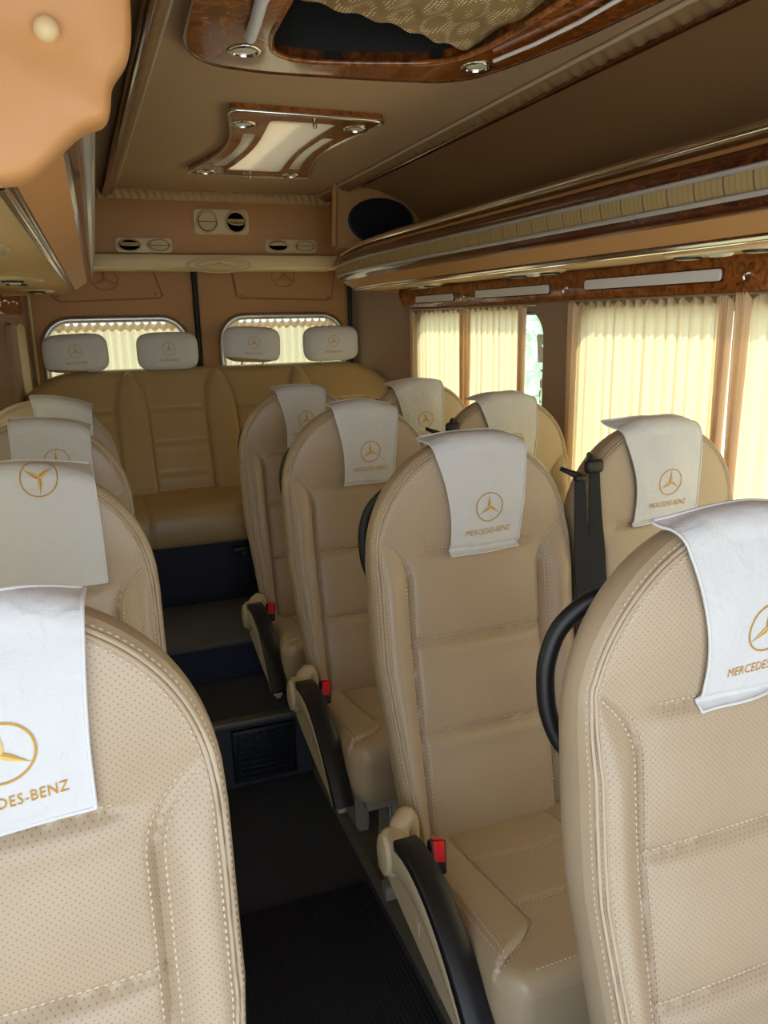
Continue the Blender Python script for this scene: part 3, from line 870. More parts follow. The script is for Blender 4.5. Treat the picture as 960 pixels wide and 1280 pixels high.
# ------------------------------------------------------------------ floor
fl = MB(); fl.box((-.46, -1.0, FZ-.06), (1.56, 2.318, FZ))
struct(build('floor', fl, 'carpet'))
m = MB(); m.box((.02, -.3, FZ), (.585, 1.735, FZ+.006), bev=.002)
tag(build('floor_mat', m, 'ribbed'), 'ribbed dark rubber mat on the near aisle floor', 'mat')
m = MB(); m.prism([(.60, FZ), (1.55, FZ), (1.55, -1.475), (.615, -1.475)], 1, -1.0, 2.312)
struct(build('floor_platform', m, 'plinth'))
m = MB(); m.box((-.46, -1.0, FZ), (.0, 2.312, -1.475))
struct(build('floor_platform_left', m, 'plinth'))
m = MB(); m.box((-.46, 2.318, FZ-.06), (1.56, 2.641, T1))
struct(build('floor_step', m, 'carpet'))
m = MB(); m.box((-.05, 2.306, T1-.014), (.66, 2.345, T1+.003), bev=.002)
struct(build('trim_step', m, 'edge'))
m = MB(); m.box((-.46, 2.641, FZ-.06), (1.56, 3.94, T2))
struct(build('floor_rear', m, 'navy'))
m = MB(); m.box((-.10, 2.655, T2), (.70, 3.072, T2+.005), bev=.002)
struct(build('floor_tread', m, 'tread'))
m = MB(); m.box((-.10, 2.628, T2-.012), (.70, 2.665, T2+.006), bev=.003)
struct(build('trim_tread', m, 'tread'))
g = MB()
g.box((.335, 2.300, -1.475), (.545, 2.318, -1.29), bev=.004)
for i in range(9): g.box((.345, 2.294, -1.468+i*.0195), (.535, 2.302, -1.46+i*.0195), bev=.001)
for i in range(8): g.box((.352+i*.0245, 2.292, -1.468), (.356+i*.0245, 2.301, -1.30))
tag(build('heater_grille', g, 'black'), 'black grille set in the riser of the aisle step', 'grille')

# ------------------------------------------------------------------ shell
def wall_x(y, side):
    if side > 0: return float(np.interp(y, [-9, 3.42, 3.62, 3.80, 3.96], [1.505, 1.505, 1.492, 1.452, 1.335]))
    return float(np.interp(y, [-9, 2.9, 3.3, 3.62, 3.80, 3.96], [-.42, -.42, -.36, -.275, -.24, -.185]))
def rrect(y0_, y1_, z0_, z1_, r, n=8):
    pts = []
    for cy, cz, a0 in ((y1_-r, z1_-r, 0), (y0_+r, z1_-r, PI/2), (y0_+r, z0_+r, PI), (y1_-r, z0_+r, 1.5*PI)):
        for k in range(n+1):
            a = a0+k/n*PI/2; pts.append((cy+r*math.cos(a), cz+r*math.sin(a)))
    return pts
def wall_with_holes(y0_, y1_, z0_, z1_, holes, fn_in, fn_out, name, mat):
    """wall in (y,z) with rounded holes: filled in 2-D, mapped to x, given thickness"""
    bm = bmesh.new(); geo = []
    def loop(pts):
        vs = [bm.verts.new((p[0], p[1], 0)) for p in pts]
        for i in range(len(vs)): geo.append(bm.edges.new((vs[i], vs[(i+1) % len(vs)])))
    ys = list(np.linspace(y0_, y1_, 24))
    loop([(y, z0_) for y in ys]+[(y, z1_) for y in ys[::-1]])
    for h in holes: loop(h)
    bmesh.ops.triangle_fill(bm, edges=geo, use_beauty=True)
    bm.verts.index_update()
    V = [v.co.copy() for v in bm.verts]; F = [[v.index for v in f.verts] for f in bm.faces]
    E = [[v.index for v in e.verts] for e in bm.edges if len(e.link_faces) == 1]; bm.free()
    n = len(V); mb = MB()
    mb.add([fn_in(p.x, p.y) for p in V]+[fn_out(p.x, p.y) for p in V],
           F+[[i+n for i in f[::-1]] for f in F]+[[a, b, b+n, a+n] for a, b in E])
    return struct(build(name, mb, mat, smooth=30))
ZW0, ZW1 = -1.5, .30
w1 = rrect(.20, 2.165, -.78, .010, .07); w2 = rrect(2.375, 3.44, -.78, .012, .10)
wall_with_holes(-1.0, 3.955, ZW0, ZW1, [w1, w2], lambda y, z: (wall_x(y, 1), y, z), lambda y, z: (wall_x(y, 1)+.05, y, z), 'wall_right', 'wall')
lw1 = rrect(.72, 1.95, -.78, .010, .07); lw2 = rrect(2.15, 3.22, -.78, .012, .10)
wall_with_holes(.50, 3.955, ZW0, ZW1, [lw1, lw2], lambda y, z: (wall_x(y, -1), y, z), lambda y, z: (wall_x(y, -1)-.05, y, z), 'wall_left', 'wall')
def pane(name, y0_, y1_, side):
    mb = MB(); x = wall_x((y0_+y1_)/2, side)+side*.045
    mb.prism([(p[0], p[1]) for p in rrect(y0_-.02, y1_+.02, -.80, .03, .08)], 0, x, x+side*.004)
    w = struct(build(name, mb, 'glass'))
    s = MB()
    P = np.array([(x-side*.012, p[0], p[1]) for p in rrect(y0_, y1_, -.78, .011, .09)])
    s.tube(P, .012, 8, closed=True)
    build('window_seal', s, 'rubber', w, 60)
    return w
pane('window_1', .20, 2.165, 1); pane('window_2', 2.375, 3.44, 1)
pane('window_3', .72, 1.95, -1); pane('window_4', 2.15, 3.22, -1)

# ceiling: flat centre, coved sides
cs = [(1.555, .28), (1.50, .40), (1.40, .485), (1.28, .525), (1.15, .540), (.65, .548), (.19, .540), (.04, .525), (-.15, .49), (-.32, .41), (-.43, .28)]
hatch_open = [(.372, .95), (.80, .95), (.806, 1.20), (.800, 1.40), (.790, 1.50), (.765, 1.565), (.715, 1.605), (.60, 1.640), (.50, 1.662), (.440, 1.655), (.405, 1.62), (.385, 1.54), (.375, 1.30)]
def ceil_z(x): 
    P = sorted(cs); return float(np.interp(x, [p[0] for p in P], [p[1] for p in P]))
bm = bmesh.new(); geo = []
def loop2(pts):
    vs = [bm.verts.new((p[0], p[1], 0)) for p in pts]
    for i in range(len(vs)): geo.append(bm.edges.new((vs[i], vs[(i+1) % len(vs)])))
loop2([(.19, -1.0), (1.15, -1.0), (1.15, 3.66), (.19, 3.66)]); loop2([(p[0]*1.054, p[1]*1.054) for p in hatch_open])
ADDED_OPENING = [(.545, 2.27), (.775, 2.27), (.775, 3.0), (.565, 3.0)]; loop2(ADDED_OPENING)  # roof opening added so daylight makes the far panel's fields glow
bmesh.ops.triangle_fill(bm, edges=geo, use_beauty=True); bm.verts.index_update()
mb = MB(); mb.add([(v.co.x, v.co.y, .545) for v in bm.verts], [[v.index for v in f.verts] for f in bm.faces]); bm.free()
bm = bmesh.new(); geo = []; loop2([(.19, -1.0), (1.15, -1.0), (1.15, 3.66), (.19, 3.66)]); loop2(ADDED_OPENING)
bmesh.ops.triangle_fill(bm, edges=geo, use_beauty=True); bm.verts.index_update()
mb.add([(v.co.x, v.co.y, .70) for v in bm.verts], [[v.index for v in f.verts] for f in bm.faces]); bm.free()
mb.grid([[(p[0], p[1], z) for p in ADDED_OPENING] for z in (.545, .70)], close_v=True)
struct(build('ceiling', mb, 'ceil', smooth=30))
def cove(name, pts, mat):
    mb = MB(); rings = []
    P = np.array(pts); s = np.r_[0, np.cumsum(np.linalg.norm(np.diff(P, axis=0), axis=1))]; qq = np.linspace(0, s[-1], 24)
    P = np.stack([np.interp(qq, s, P[:, 0]), np.interp(qq, s, P[:, 1])], 1)
    for _ in range(3): P[1:-1] = (P[:-2]+2*P[1:-1]+P[2:])/4
    Q = np.stack([P[:, 0]+(.06 if P[0, 0] > .6 else -.06)*np.linspace(0, 1, 24), P[:, 1]+.10*np.linspace(1, .2, 24)], 1)
    L = np.concatenate([P, Q[::-1]])
    for y in np.linspace(-1.0, 3.955, 12): rings.append([(p[0], y, p[1]) for p in L])
    mb.grid(rings, close_v=True); struct(build(name, mb, mat, smooth=50))
cove('ceiling_cove', [(1.15, .548), (1.28, .527), (1.38, .49), (1.46, .42), (1.505, .29)], 'tan_dark')
cove('ceiling_cove_left', [(.19, .548), (.02, .527), (-.17, .48), (-.34, .40), (-.42, .29)], 'tan_dark')
# mouldings along the ceiling panel: gathered fabric strip with piped edges
def moulding(name, xa, za, xb, zb_, dark):
    mb = MB(); ys = np.linspace(-.3, 3.63, 420); rings = []
    for i, y in enumerate(ys):
        r = .0025*math.sin(y*150)+.0015*math.sin(y*93)
        row = []
        for t in np.linspace(0, 1, 6):
            row.append((xa+(xb-xa)*t, y+.006*t, za+(zb_-za)*t-.012*math.sin(PI*t)-r*math.sin(PI*t)))
        rings.append(row)
    mb.grid(rings); rt = struct(build(name, mb, 'ruche_dark', smooth=180))
    for k, (x, z, mat, r) in enumerate(((xa, za, 'piping', .006), (xb, zb_, dark, .014))):
        t = MB(); t.tube([(x, -.3, z), (x, 3.63, z)], r, 8); build('edge_bead', t, mat, rt, 60)
    return rt
moulding('trim_1', 1.085, .538, 1.135, .528, 'burl_dark')
moulding('trim_2', .212, .538, .175, .520, 'burl_dark')

# right side burl strip above the curtains
def burl_strip(name, side, y0_, y1_, z0_, z1_):
    mb = MB(); n = 30; rings = []
    for y in np.linspace(y0_, y1_, n):
        x = wall_x(y, side)-side*.001
        rings.append([(x, y, z0_), (x-side*.016, y, z0_+.004), (x-side*.02, y, z0_+.015), (x-side*.02, y, z1_-.012), (x-side*.016, y, z1_), (x, y, z1_)])
    mb.grid(rings, close_v=True); mb.f += [tuple(range(5, -1, -1)), tuple(range((n-1)*6, n*6))]; mb.m += [0, 0]
    return struct(build(name, mb, 'burl', smooth=35))
burl_strip('trim_3', 1, .0, 3.62, .040, .130)
burl_strip('trim_4', -1, 2.0, 3.84, .040, .130)
mb = MB(); mb.box((1.462, 3.655, .035), (1.475, 3.80, .128), bev=.004)
def light_bar(y0_, y1_, z, side, lb):
    root = empty('light_bar', (wall_x((y0_+y1_)/2, side)-side*.026, (y0_+y1_)/2, z-.014), lb, 'strip light', 'white strip lights on the burl trim')
    xw = wall_x((y0_+y1_)/2, side)-side*.021
    dx = (wall_x(y1_, side)-wall_x(y0_, side))
    a = MB(); a.prism(rrect(y0_, y1_, z-.014, z+.014, .008, 4), 0, xw, xw-side*.008, bev=.002)
    b = MB(); b.prism(rrect(y0_-.004, y1_+.004, z-.018, z+.018, .010, 4), 0, xw+side*.003, xw-side*.004, bev=.001)
    for q in (a, b): q.v = [(p[0]+(wall_x(p[1], side)-wall_x((y0_+y1_)/2, side)), p[1], p[2]) for p in q.v]
    build('lens', a, 'frost', root); build('bezel', b, 'burl_dark', root)
light_bar(1.55, 2.11, .086, 1, 'longest white strip light above the large curtained window')
light_bar(2.31, 2.83, .082, 1, 'white strip light above the curtain half next to the open slit')
light_bar(3.03, 3.42, .078, 1, 'short white strip light nearest the rear right corner')
light_bar(3.30, 3.55, .085, -1, 'white strip light at the left edge by the rear left corner')
def coat_hook(y, z, side, lb):
    x = wall_x(y, side)-side*.021
    root = empty('coat_hook', (x, y, z-.02), lb, 'hook', 'chrome hooks on the burl trim')
    a = MB(); a.lathe([(0, .003), (.007, .003), (.008, 0), (.008, -.003)], (x, y, z), (-side, 0, 0), 20); build('plate', a, 'chrome', root)
    b = MB(); P = bez([(0, 0), (.012, .0), (.015, -.008), (.010, -.014)], 12)
    b.tube([(x-side*p[0], y, z+p[1]) for p in P], [.003]*10+[.0035, .0045], 10); build('peg', b, 'chrome', root)
coat_hook(1.472, .086, 1, 'chrome hook above the gap between the two nearest curtains')
coat_hook(2.215, .082, 1, 'chrome hook above the pillar between the right windows')
coat_hook(2.945, .078, 1, 'chrome hook between the two far strip lights')
coat_hook(3.62, .098, -1, 'small chrome knob right of the left edge strip light')
coat_hook(3.74, .098, -1, 'small chrome knob nearest the rear left pillar')

# ------------------------------------------------------------------ luggage racks
def smooth_prof(P, n):
    P = np.array(P, float); s = np.r_[0, np.cumsum(np.linalg.norm(np.diff(P, axis=0), axis=1))]; q = np.linspace(0, s[-1], n)
    return np.stack([np.interp(q, s, P[:, 0]), np.interp(q, s, P[:, 1])], 1)
def rack(side, root):
    """profile bands (x offset inward from the bottom edge line, z), swept to the rear with the end curving back"""
    bands = [  # name, material, profile, smoothing angle
        ('chrome_rail', 'chrome', [(.050, .318), (.062, .316), (.071, .308), (.072, .298), (.066, .290), (.055, .287)]),
        ('leather_lip', 'tan', [(.056, .288), (.074, .281), (.080, .272)]),
        ('burl_band', 'burl_dark', [(.080, .272), (.088, .262), (.091, .252), (.092, .243)]),
        ('silver_bead', 'bead', [(.092, .243), (.099, .240), (.099, .235), (.092, .232)]),
        ('pleated_band', 'pleat', [(.092, .232), (.090, .215), (.085, .200)]),
        ('silver_bead', 'bead', [(.085, .200), (.091, .197), (.090, .191), (.082, .189)]),
        ('burl_band', 'burl_dark', [(.082, .189), (.077, .180), (.068, .171), (.061, .167)]),
        ('leather_fascia', 'tan' if side > 0 else 'peach', [(.061, .167), (.040, .152), (.014, .136)]),
        ('dark_channel', 'burl_dark', [(.014, .136), (.012, .132), (.008, .131)]),
        ('chrome_strip', 'chrome', [(.008, .131), (.007, .124), (.0, .122), (-.004, .126)]),
    ]
    y0_, y1_ = (-.30, 3.58) if side > 0 else (.86, 3.60)
    ys = np.r_[np.linspace(y0_, 2.9, 40), np.linspace(2.92, y1_, 30)]
    for name, mat, prof in bands:
        p = smooth_prof(prof, max(5, 3*len(prof))); rings = []
        for y in ys:
            if side > 0:
                bx = 1.195+.01*max(0, y-2.9); t = max(0, (y-2.95)/(3.58-2.95))**2
                off = p[:, 0].copy(); zz = p[:, 1].copy()
                zz = zz-t*.030*np.clip((zz-.12)/.19, 0, 1)
                X = bx-off+t*.02
                e = max(0, (y-3.47)/.11); X = X+.05*e**3
                if name == 'pleated_band': X = X+.0012*np.sin(y*210)+.0018*(abs(((y*14) % 1)-.5) < .035)
            else:
                bx = -.055+.022*(y-.85); X = bx+p[:, 0]*1.0; zz = p[:, 1]
            rings.append(np.stack([X, np.full(len(p), y), zz], 1))
        mb = MB(); mb.grid(rings)
        build(name, mb, mat, root, 60)
    # top tray, rear end and gathered underside
    tr = MB(); un = MB(); rt, ru = [], []
    for y in np.linspace(y0_, y1_, 160):
        t = max(0, (y-2.95)/(3.58-2.95))**2
        bx = (1.195+.01*max(0, y-2.9)+t*.02+.05*max(0, (y-3.47)/.11)**3) if side > 0 else (-.055+.022*(y-.85))
        w = wall_x(y, side)-side*.003
        xin = bx-.05*side
        rt.append([(xin, y, .314-t*.028), (xin+(w-xin)*.5, y, .30), (w, y, .292), (w, y, .27), (xin+(w-xin)*.5, y, .275), (xin, y, .288-t*.028)])
        k = np.linspace(0, 1, 14)
        sag = .004*np.sin(PI*k)-.006*np.sin(PI*k)*(.5+.5*math.sin(y*7.5))-.0030*np.sin(y*120+k*9+2*math.sin(y*3))*np.sin(PI*k)**.5
        ru.append(np.stack([bx+(w-bx)*k, np.full(14, y), .127+(.134-.127)*k+sag], 1))
    tr.grid(rt, close_v=True); build('tray', tr, 'tan_dark', root, 60)
    un.grid(ru); tag(build('gathered_lining', un, 'ruche', root, 180), 'gathered cream fabric on the underside')
RR = empty('luggage_rack', (1.33, 1.6, .12), 'long right overhead rack with dark burl bands and pleated strip', 'luggage rack')
rack(1, RR)
RL = empty('luggage_rack', (-.2, 2.2, .12), 'left overhead rack with peach padded end in the upper left corner', 'luggage rack')
rack(-1, RL)
# rear cap of the racks
for side, root in ((1, RR), (-1, RL)):
    mb = MB(); y = 3.585 if side > 0 else 3.602
    if side > 0: poly = [(1.17, .285), (1.145, .25), (1.15, .20), (1.20, .16), (1.24, .135), (1.46, .115), (1.46, .29)]
    else:
        b = -.055+.022*(3.6-.85); poly = [(b+.055, .312), (b+.09, .25), (b+.085, .20), (b+.06, .167), (b, .123), (-.27, .113), (-.27, .29)]
    mb.prism(poly, 1, y-.01, y+.004); build('end_cap', mb, 'tan', root)
# padded near end of the left rack
def end_pad():
    Y = .835
    prof = np.array([(-.42, .112), (-.20, .118), (-.048, .1235), (-.0298, .1262), (-.0178, .1327), (-.0054, .1432), (.0082, .1572), (.021, .1690), (.0318, .1755), (.0443, .1779), (.0500, .1829), (.0528, .1944), (.0535, .203), (.0547, .213), (.0603, .2213), (.0687, .2304), (.0747, .242), (.077, .2603), (.078, .2782), (.078, .300), (.068, .325), (.03, .35), (-.10, .38), (-.42, .38)])
    n = 320; P = np.concatenate([prof, prof[:1]]); s = np.r_[0, np.cumsum(np.linalg.norm(np.diff(P, axis=0), axis=1))]; q = np.linspace(0, s[-1], n, endpoint=False)
    P = np.stack([np.interp(q, s, P[:, 0]), np.interp(q, s, P[:, 1])], 1)
    for _ in range(4): P = (np.roll(P, 1, 0)+2*P+np.roll(P, -1, 0))/4
    cen = np.array([-.10, .25]); T = np.roll(P, -1, 0)-np.roll(P, 1, 0); T /= np.linalg.norm(T, axis=1)[:, None]; Nn = np.stack([T[:, 1], -T[:, 0]], 1)
    rings = []
    for off, y in ((-.003, Y+.03), (.0, Y+.015), (.0, Y-.006), (-.0015, Y-.014), (-.0045, Y-.020), (-.008, Y-.023)):
        Q = P+Nn*off; rings.append(np.stack([Q[:, 0], np.full(n, y), Q[:, 1]], 1))
    base = P-Nn*.008
    for k in (.8, .6, .4, .2, .02):
        Q = cen+(base-cen)*k; d = np.hypot(Q[:, 0]-.004, Q[:, 1]-.250)
        rings.append(np.stack([Q[:, 0], Y-.026+.010*np.exp(-(d/.03)**2)-.004*(1-k), Q[:, 1]], 1))
    mb = MB(); mb.grid(rings, close_v=True); pd = build('end_pad', mb, 'peach', RL, 60)
    b = MB(); b.lathe([(0, .010), (.006, .009), (.010, .005), (.011, 0), (.011, -.008)], (.004, Y-.024, .249), (0, -1, 0), 24); build('button', b, 'button', pd)
end_pad()
# consoles with reading light and air outlets on the undersides
def console(x, y, z, ln, wd_, lb, grp, side):
    root = empty('overhead_console', (x, y, z-.03), lb, 'overhead console', grp)
    p = MB(); p.lathe([(0, -.002), (.86, -.0015), (.95, .001), (1., .006), (1., .012)], (0, 0, 0), (0, 0, 1), 44)
    p.v = [(x+q[0]*wd_/2, y+q[1]*ln/2, z-.006+q[2]*.8) for q in p.v]; build('console_plate', p, 'cream', root, 50)
    for dy in (-.30, .30):
        c = (x, y+dy*ln, z-.007); v = MB(); v.lathe([(.0, -.002), (.022, -.002), (.027, -.006), (.030, -.004), (.031, .004)], c, (0, 0, 1), 28); o = build('air_outlet', v, 'black', root)
        s = MB()
        for k in range(-3, 4):
            w = math.sqrt(max(.0001, .021**2-(k*.006)**2)); s.box((c[0]-w, c[1]+k*.006-.0012, c[2]-.006), (c[0]+w, c[1]+k*.006+.0012, c[2]-.002))
        build('louvre', s, 'cream', o)
    l = MB(); l.lathe([(0, -.006), (.018, -.005), (.022, -.001), (.024, .003)], (x, y, z-.008), (0, 0, 1), 28, squash=(.8, 1.6)); build('reading_lens', l, 'lens', root)
GC = 'consoles under the overhead racks'
console(1.33, 1.40, .128, .34, .13, 'cream oval console under the right rack nearest the camera', GC, 1)
console(1.34, 2.18, .128, .30, .13, 'cream console with black louvres under the right rack above the pillar', GC, 1)
console(1.35, 3.05, .128, .28, .12, 'farthest cream console under the right rack', GC, 1)
console(-.17, 1.55, .128, .34, .16, 'cream oval console under the left rack nearest the camera', GC, -1)
console(-.15, 2.60, .128, .32, .16, 'middle cream console under the left rack', GC, -1)
console(-.12, 3.42, .130, .22, .13, 'farthest cream console under the left rack by the rear corner', GC, -1)

# ------------------------------------------------------------------ rear bulkhead, vents, doors
mb = MB(); pr = [(3.66, .548), (3.652, .53), (3.645, .45), (3.64, .30), (3.645, .288), (3.70, .285), (3.75, .548)]
mb.prism([(a, b) for a, b in pr], 0, .10, 1.260)
struct(build('wall_rear', mb, 'tan', smooth=50))
mb = MB(); rings = []
for x in np.linspace(.13, 1.135, 260):
    r = .005*math.sin(x*190)+.003*math.sin(x*97+1); bow = .012*(1-((x-.63)/.5)**2)
    rings.append([(x, 3.640, .553), (x, 3.630-r, .545), (x+.006, 3.622-r*1.3, .530), (x+.012, 3.628-r, .512), (x+.012, 3.644, .504)])
mb.grid(rings); struct(build('trim_5', mb, 'ruche', smooth=180))
mb = MB(); mb.prism([(3.62, .286), (3.605, .280), (3.60, .262), (3.605, .232), (3.625, .222), (3.80, .222), (3.80, .286)], 0, .02, 1.165, bev=.002)
rearlip = struct(build('trim_6', mb, 'cream_trim', smooth=35))
e = MB()
P = np.array([(.62+.135*math.cos(a), 3.598, .238+.030*math.sin(a)) for a in np.linspace(0, 2*PI, 48, endpoint=False)])
e.tube(P, .0035, 8, closed=True)
P = np.array([(.62+.10*math.cos(a), 3.598, .238+.021*math.sin(a)) for a in np.linspace(0, 2*PI, 48, endpoint=False)])
e.tube(P, .003, 8, closed=True)
for k in range(3):
    a = PI/2+k*2*PI/3; e.tube([(.62, 3.597, .240), (.62+.095*math.cos(a), 3.597, .238+.020*math.sin(a))], [.008, .002], 8)
build('embossed_emblem', e, 'emboss_cream', rearlip, 60)
# corner panel with the oval speaker
mb = MB(); mb.prism([(1.062, .294), (1.075, .545), (1.25, .535), (1.38, .50), (1.48, .42), (1.51, .294)], 1, 3.32, 3.66, bev=.012)
mb.v = [(p[0]+(p[1]-3.32)*.36*(1.51-p[0])/.44, p[1], p[2]) for p in mb.v]
struct(build('wall_rear_corner', mb, 'tan', smooth=35))
mb = MB(); mb.prism([(-.42, .29), (-.34, .40), (-.17, .48), (.02, .525), (.11, .535), (.11, .29)], 1, 3.61, 3.66)
struct(build('wall_rear_corner_left', mb, 'tan', smooth=35))
mb = MB(); mb.tube([(1.075, 3.325, .545), (1.072, 3.325, .48), (1.066, 3.325, .38), (1.062, 3.325, .296)], .012, 12)
struct(build('trim_7', mb, 'tan', smooth=60))
rt = empty('speaker', (1.275, 3.315, .32), 'black oval speaker in the corner panel above the right rack', 'speaker')
a = MB(); a.lathe([(0, .010), (.07, .010), (.095, .006), (.104, .002), (.104, -.002)], (1.277, 3.317, .402), (0, -1, 0), 48, squash=(1.40, .86)); build('grille', a, 'speaker', rt, 60)
P = np.array([(1.277+.147*math.cos(t), 3.317, .402+.090*math.sin(t)) for t in np.linspace(0, 2*PI, 60, endpoint=False)])
a = MB(); a.tube(P, .005, 8, closed=True); build('rim', a, 'black', rt, 60)
# air vents
def vent(x, z, w, h, r, lb, tilt):
    root = empty('air_vent', (x, 3.64, z-h/2), lb, 'air vent', 'air vents on the rear bulkhead')
    p = MB(); p.prism(rrect(x-w/2, x+w/2, z-h/2, z+h/2, min(.02, h*.3), 5), 1, 3.652, 3.628, bev=.005); pl = build('plate', p, 'cream', root, 35)
    for k, s in enumerate((-1, 1)):
        cx = x+s*w*.26
        ry = r[1]/r[0]
        b = MB(); b.lathe([(r[0]*.86, -.004), (r[0]*.86, .004), (r[0]*.94, .007), (r[0]*1.04, .004), (r[0]*1.08, 0)], (cx, 3.628, z), (0, -1, 0), 40, squash=(1, ry)); rg = build('bezel', b, 'cream', root, 60)
        d = MB(); d.lathe([(0, .0005), (r[0]*.9, .0005)], (cx, 3.6278, z), (0, -1, 0), 32, squash=(1, ry)); build('duct_shade', d, 'void', root)  # flat dark disc stands in for the shade inside the vent
        rot = Matrix.Translation((cx, 3.626, z)) @ Matrix.Rotation(tilt[k], 4, 'X')
        for half in (0, 1):
            f = MB(); n = 24; poly = []
            a0 = 0 if half == 0 else PI
            poly = [(r[0]*.79*math.cos(a0+i/n*PI), r[1]*.79*math.sin(a0+i/n*PI)+(.0015 if half == 0 else -.0015)) for i in range(n+1)]
            f.prism(poly, 1, -.004, .0); 
            R2 = rot if half == 0 else Matrix.Translation((cx, 3.626, z)) @ Matrix.Rotation(tilt[k]*(2.6 if abs(tilt[k]) > .3 else 1), 4, 'X')
            f.v = [tuple(R2 @ Vector(q)) for q in f.v]; build('flap', f, 'cream', root, 35)
vent(.648, .421, .240, .104, (.046, .046), 'cream double round air vent high in the middle of the rear bulkhead', (-.1, -.42))
vent(.313, .320, .232, .058, (.048, .024), 'cream double oval vent low on the left of the rear bulkhead', (-.5, -.1))
vent(.957, .324, .240, .056, (.048, .022), 'cream double oval vent low on the right of the rear bulkhead', (-.9, -.2))
# rear doors: panels in (x,z)
YD = 3.93
def door(name, xa, xb, hole, panel, emb):
    bm = bmesh.new(); geo = []
    def lp(pts):
        vs = [bm.verts.new((p[0], p[1], 0)) for p in pts]
        for i in range(len(vs)): geo.append(bm.edges.new((vs[i], vs[(i+1) % len(vs)])))
    lp([(xa, -1.2), (xb, -1.2), (xb, .36), (xa, .36)]); lp(hole)
    bmesh.ops.triangle_fill(bm, edges=geo, use_beauty=True); bm.verts.index_update()
    V = [v.co.copy() for v in bm.verts]; F = [[v.index for v in f.verts] for f in bm.faces]; E = [[v.index for v in e.verts] for e in bm.edges if len(e.link_faces) == 1]; bm.free()
    n = len(V); mb = MB(); mb.add([(p.x, YD, p.y) for p in V]+[(p.x, YD+.05, p.y) for p in V], F+[[i+n for i in f[::-1]] for f in F]+[[a, b, b+n, a+n] for a, b in E])
    d = struct(build(name, mb, 'tan', smooth=30))
    fr = MB(); fr.tube(np.array([(p[0], YD-.006, p[1]) for p in hole]), .017, 10, closed=True); build('window_frame', fr, 'silver', d, 60)
    p = MB(); p.prism(panel, 1, YD, YD-.010, bev=.005); pn = build('trim_panel', p, 'tan', d, 35)
    b = MB(); Pn = np.array([(q[0], YD-.004, q[1]) for q in panel]); b.tube(Pn, .004, 8, closed=True); build('panel_bead', b, 'tan_dark', pn, 60)
    s = MB()
    for sx, sz in emb['screws']: s.lathe([(0, .004), (.006, .003), (.008, 0)], (sx, YD-.011, sz), (0, -1, 0), 16)
    build('screw_caps', s, 'emboss', pn, 60)
    e = MB(); ex, ez = emb['c']; R = .058
    e.tube(np.array([(ex+R*math.cos(t), YD-.011, ez+R*.8*math.sin(t)) for t in np.linspace(0, 2*PI, 40, endpoint=False)]), .0035, 8, closed=True)
    for k in range(3):
        t = PI/2+k*2*PI/3; e.tube([(ex, YD-.012, ez), (ex+R*.95*math.cos(t), YD-.010, ez+R*.76*math.sin(t))], [.010, .002], 8)
    build('embossed_emblem', e, 'emboss', pn, 60)
    return d
hR = rrect(.665, 1.285, -.48, .020, .115); hL = rrect(-.135, .495, -.48, .018, .115)
door('door_1', .562, 1.345, hR, [(.735, .30), (.735, .22), (.748, .118), (.76, .106), (1.215, .094), (1.232, .102), (1.245, .20), (1.245, .30)], dict(c=(.985, .205), screws=[(.775, .118), (1.212, .106)]))
door('door_2', -.20, .540, hL, [(-.10, .30), (-.10, .20), (-.075, .115), (-.05, .098), (.385, .110), (.40, .122), (.37, .22), (.365, .30)], dict(c=(.15, .195), screws=[(.37, .128), (-.06, .118)]))
mb = MB(); mb.tube([(.552, YD-.012, .36), (.551, YD-.012, -.75)], .013, 10); mb.box((.535, YD, -1.2), (.57, YD+.045, .36))
struct(build('trim_8', mb, 'rubber', smooth=50))
mb = MB(); mb.tube([(-.178, YD-.02, .30), (-.178, YD-.02, -.70)], .007, 8); struct(build('trim_gap_light', mb, 'cream_trim', smooth=60))  # cream tube stands in for the line of light at the door gap
mb = MB(); mb.tube([(1.322, YD-.03, .30), (1.318, YD-.03, -.70)], .012, 8); struct(build('trim_10', mb, 'rubber', smooth=60))
for nm, h in (('window_5', hR), ('window_6', hL)):
    mb = MB(); mb.prism(h, 1, YD+.04, YD+.044); struct(build(nm, mb, 'glass'))
# roof above and behind the bulkhead
mb = MB(); mb.box((-.45, 3.66, .36), (1.56, 3.98, .40)); struct(build('ceiling_rear', mb, 'tan_dark'))
# recessed side panels with grip beside the bench
for side in (1, -1):
    rt = MB(); y0_, y1_ = 3.64, 3.84
    fn = lambda y: wall_x(y, side)
    for q in (0, 1):
        a, b = (y0_+.0, y0_+.085) if q == 0 else (y0_+.10, y1_)
        P = rrect(a, b, -.42, .010, .03, 5)
        rt.add([(fn(p[0])-side*.002, p[0], p[1]) for p in P]+[(fn(p[0])-side*.022, p[0]*.94+(a+b)/2*.06, p[1]*.98-.005) for p in P],
               [tuple(range(len(P)))]+[tuple(range(len(P), 2*len(P)))]+[(i, (i+1) % len(P), len(P)+(i+1) % len(P), len(P)+i) for i in range(len(P))], q)
    struct(build('trim_11' if side > 0 else 'trim_12', rt, ['wall', 'cream_trim'], smooth=35))

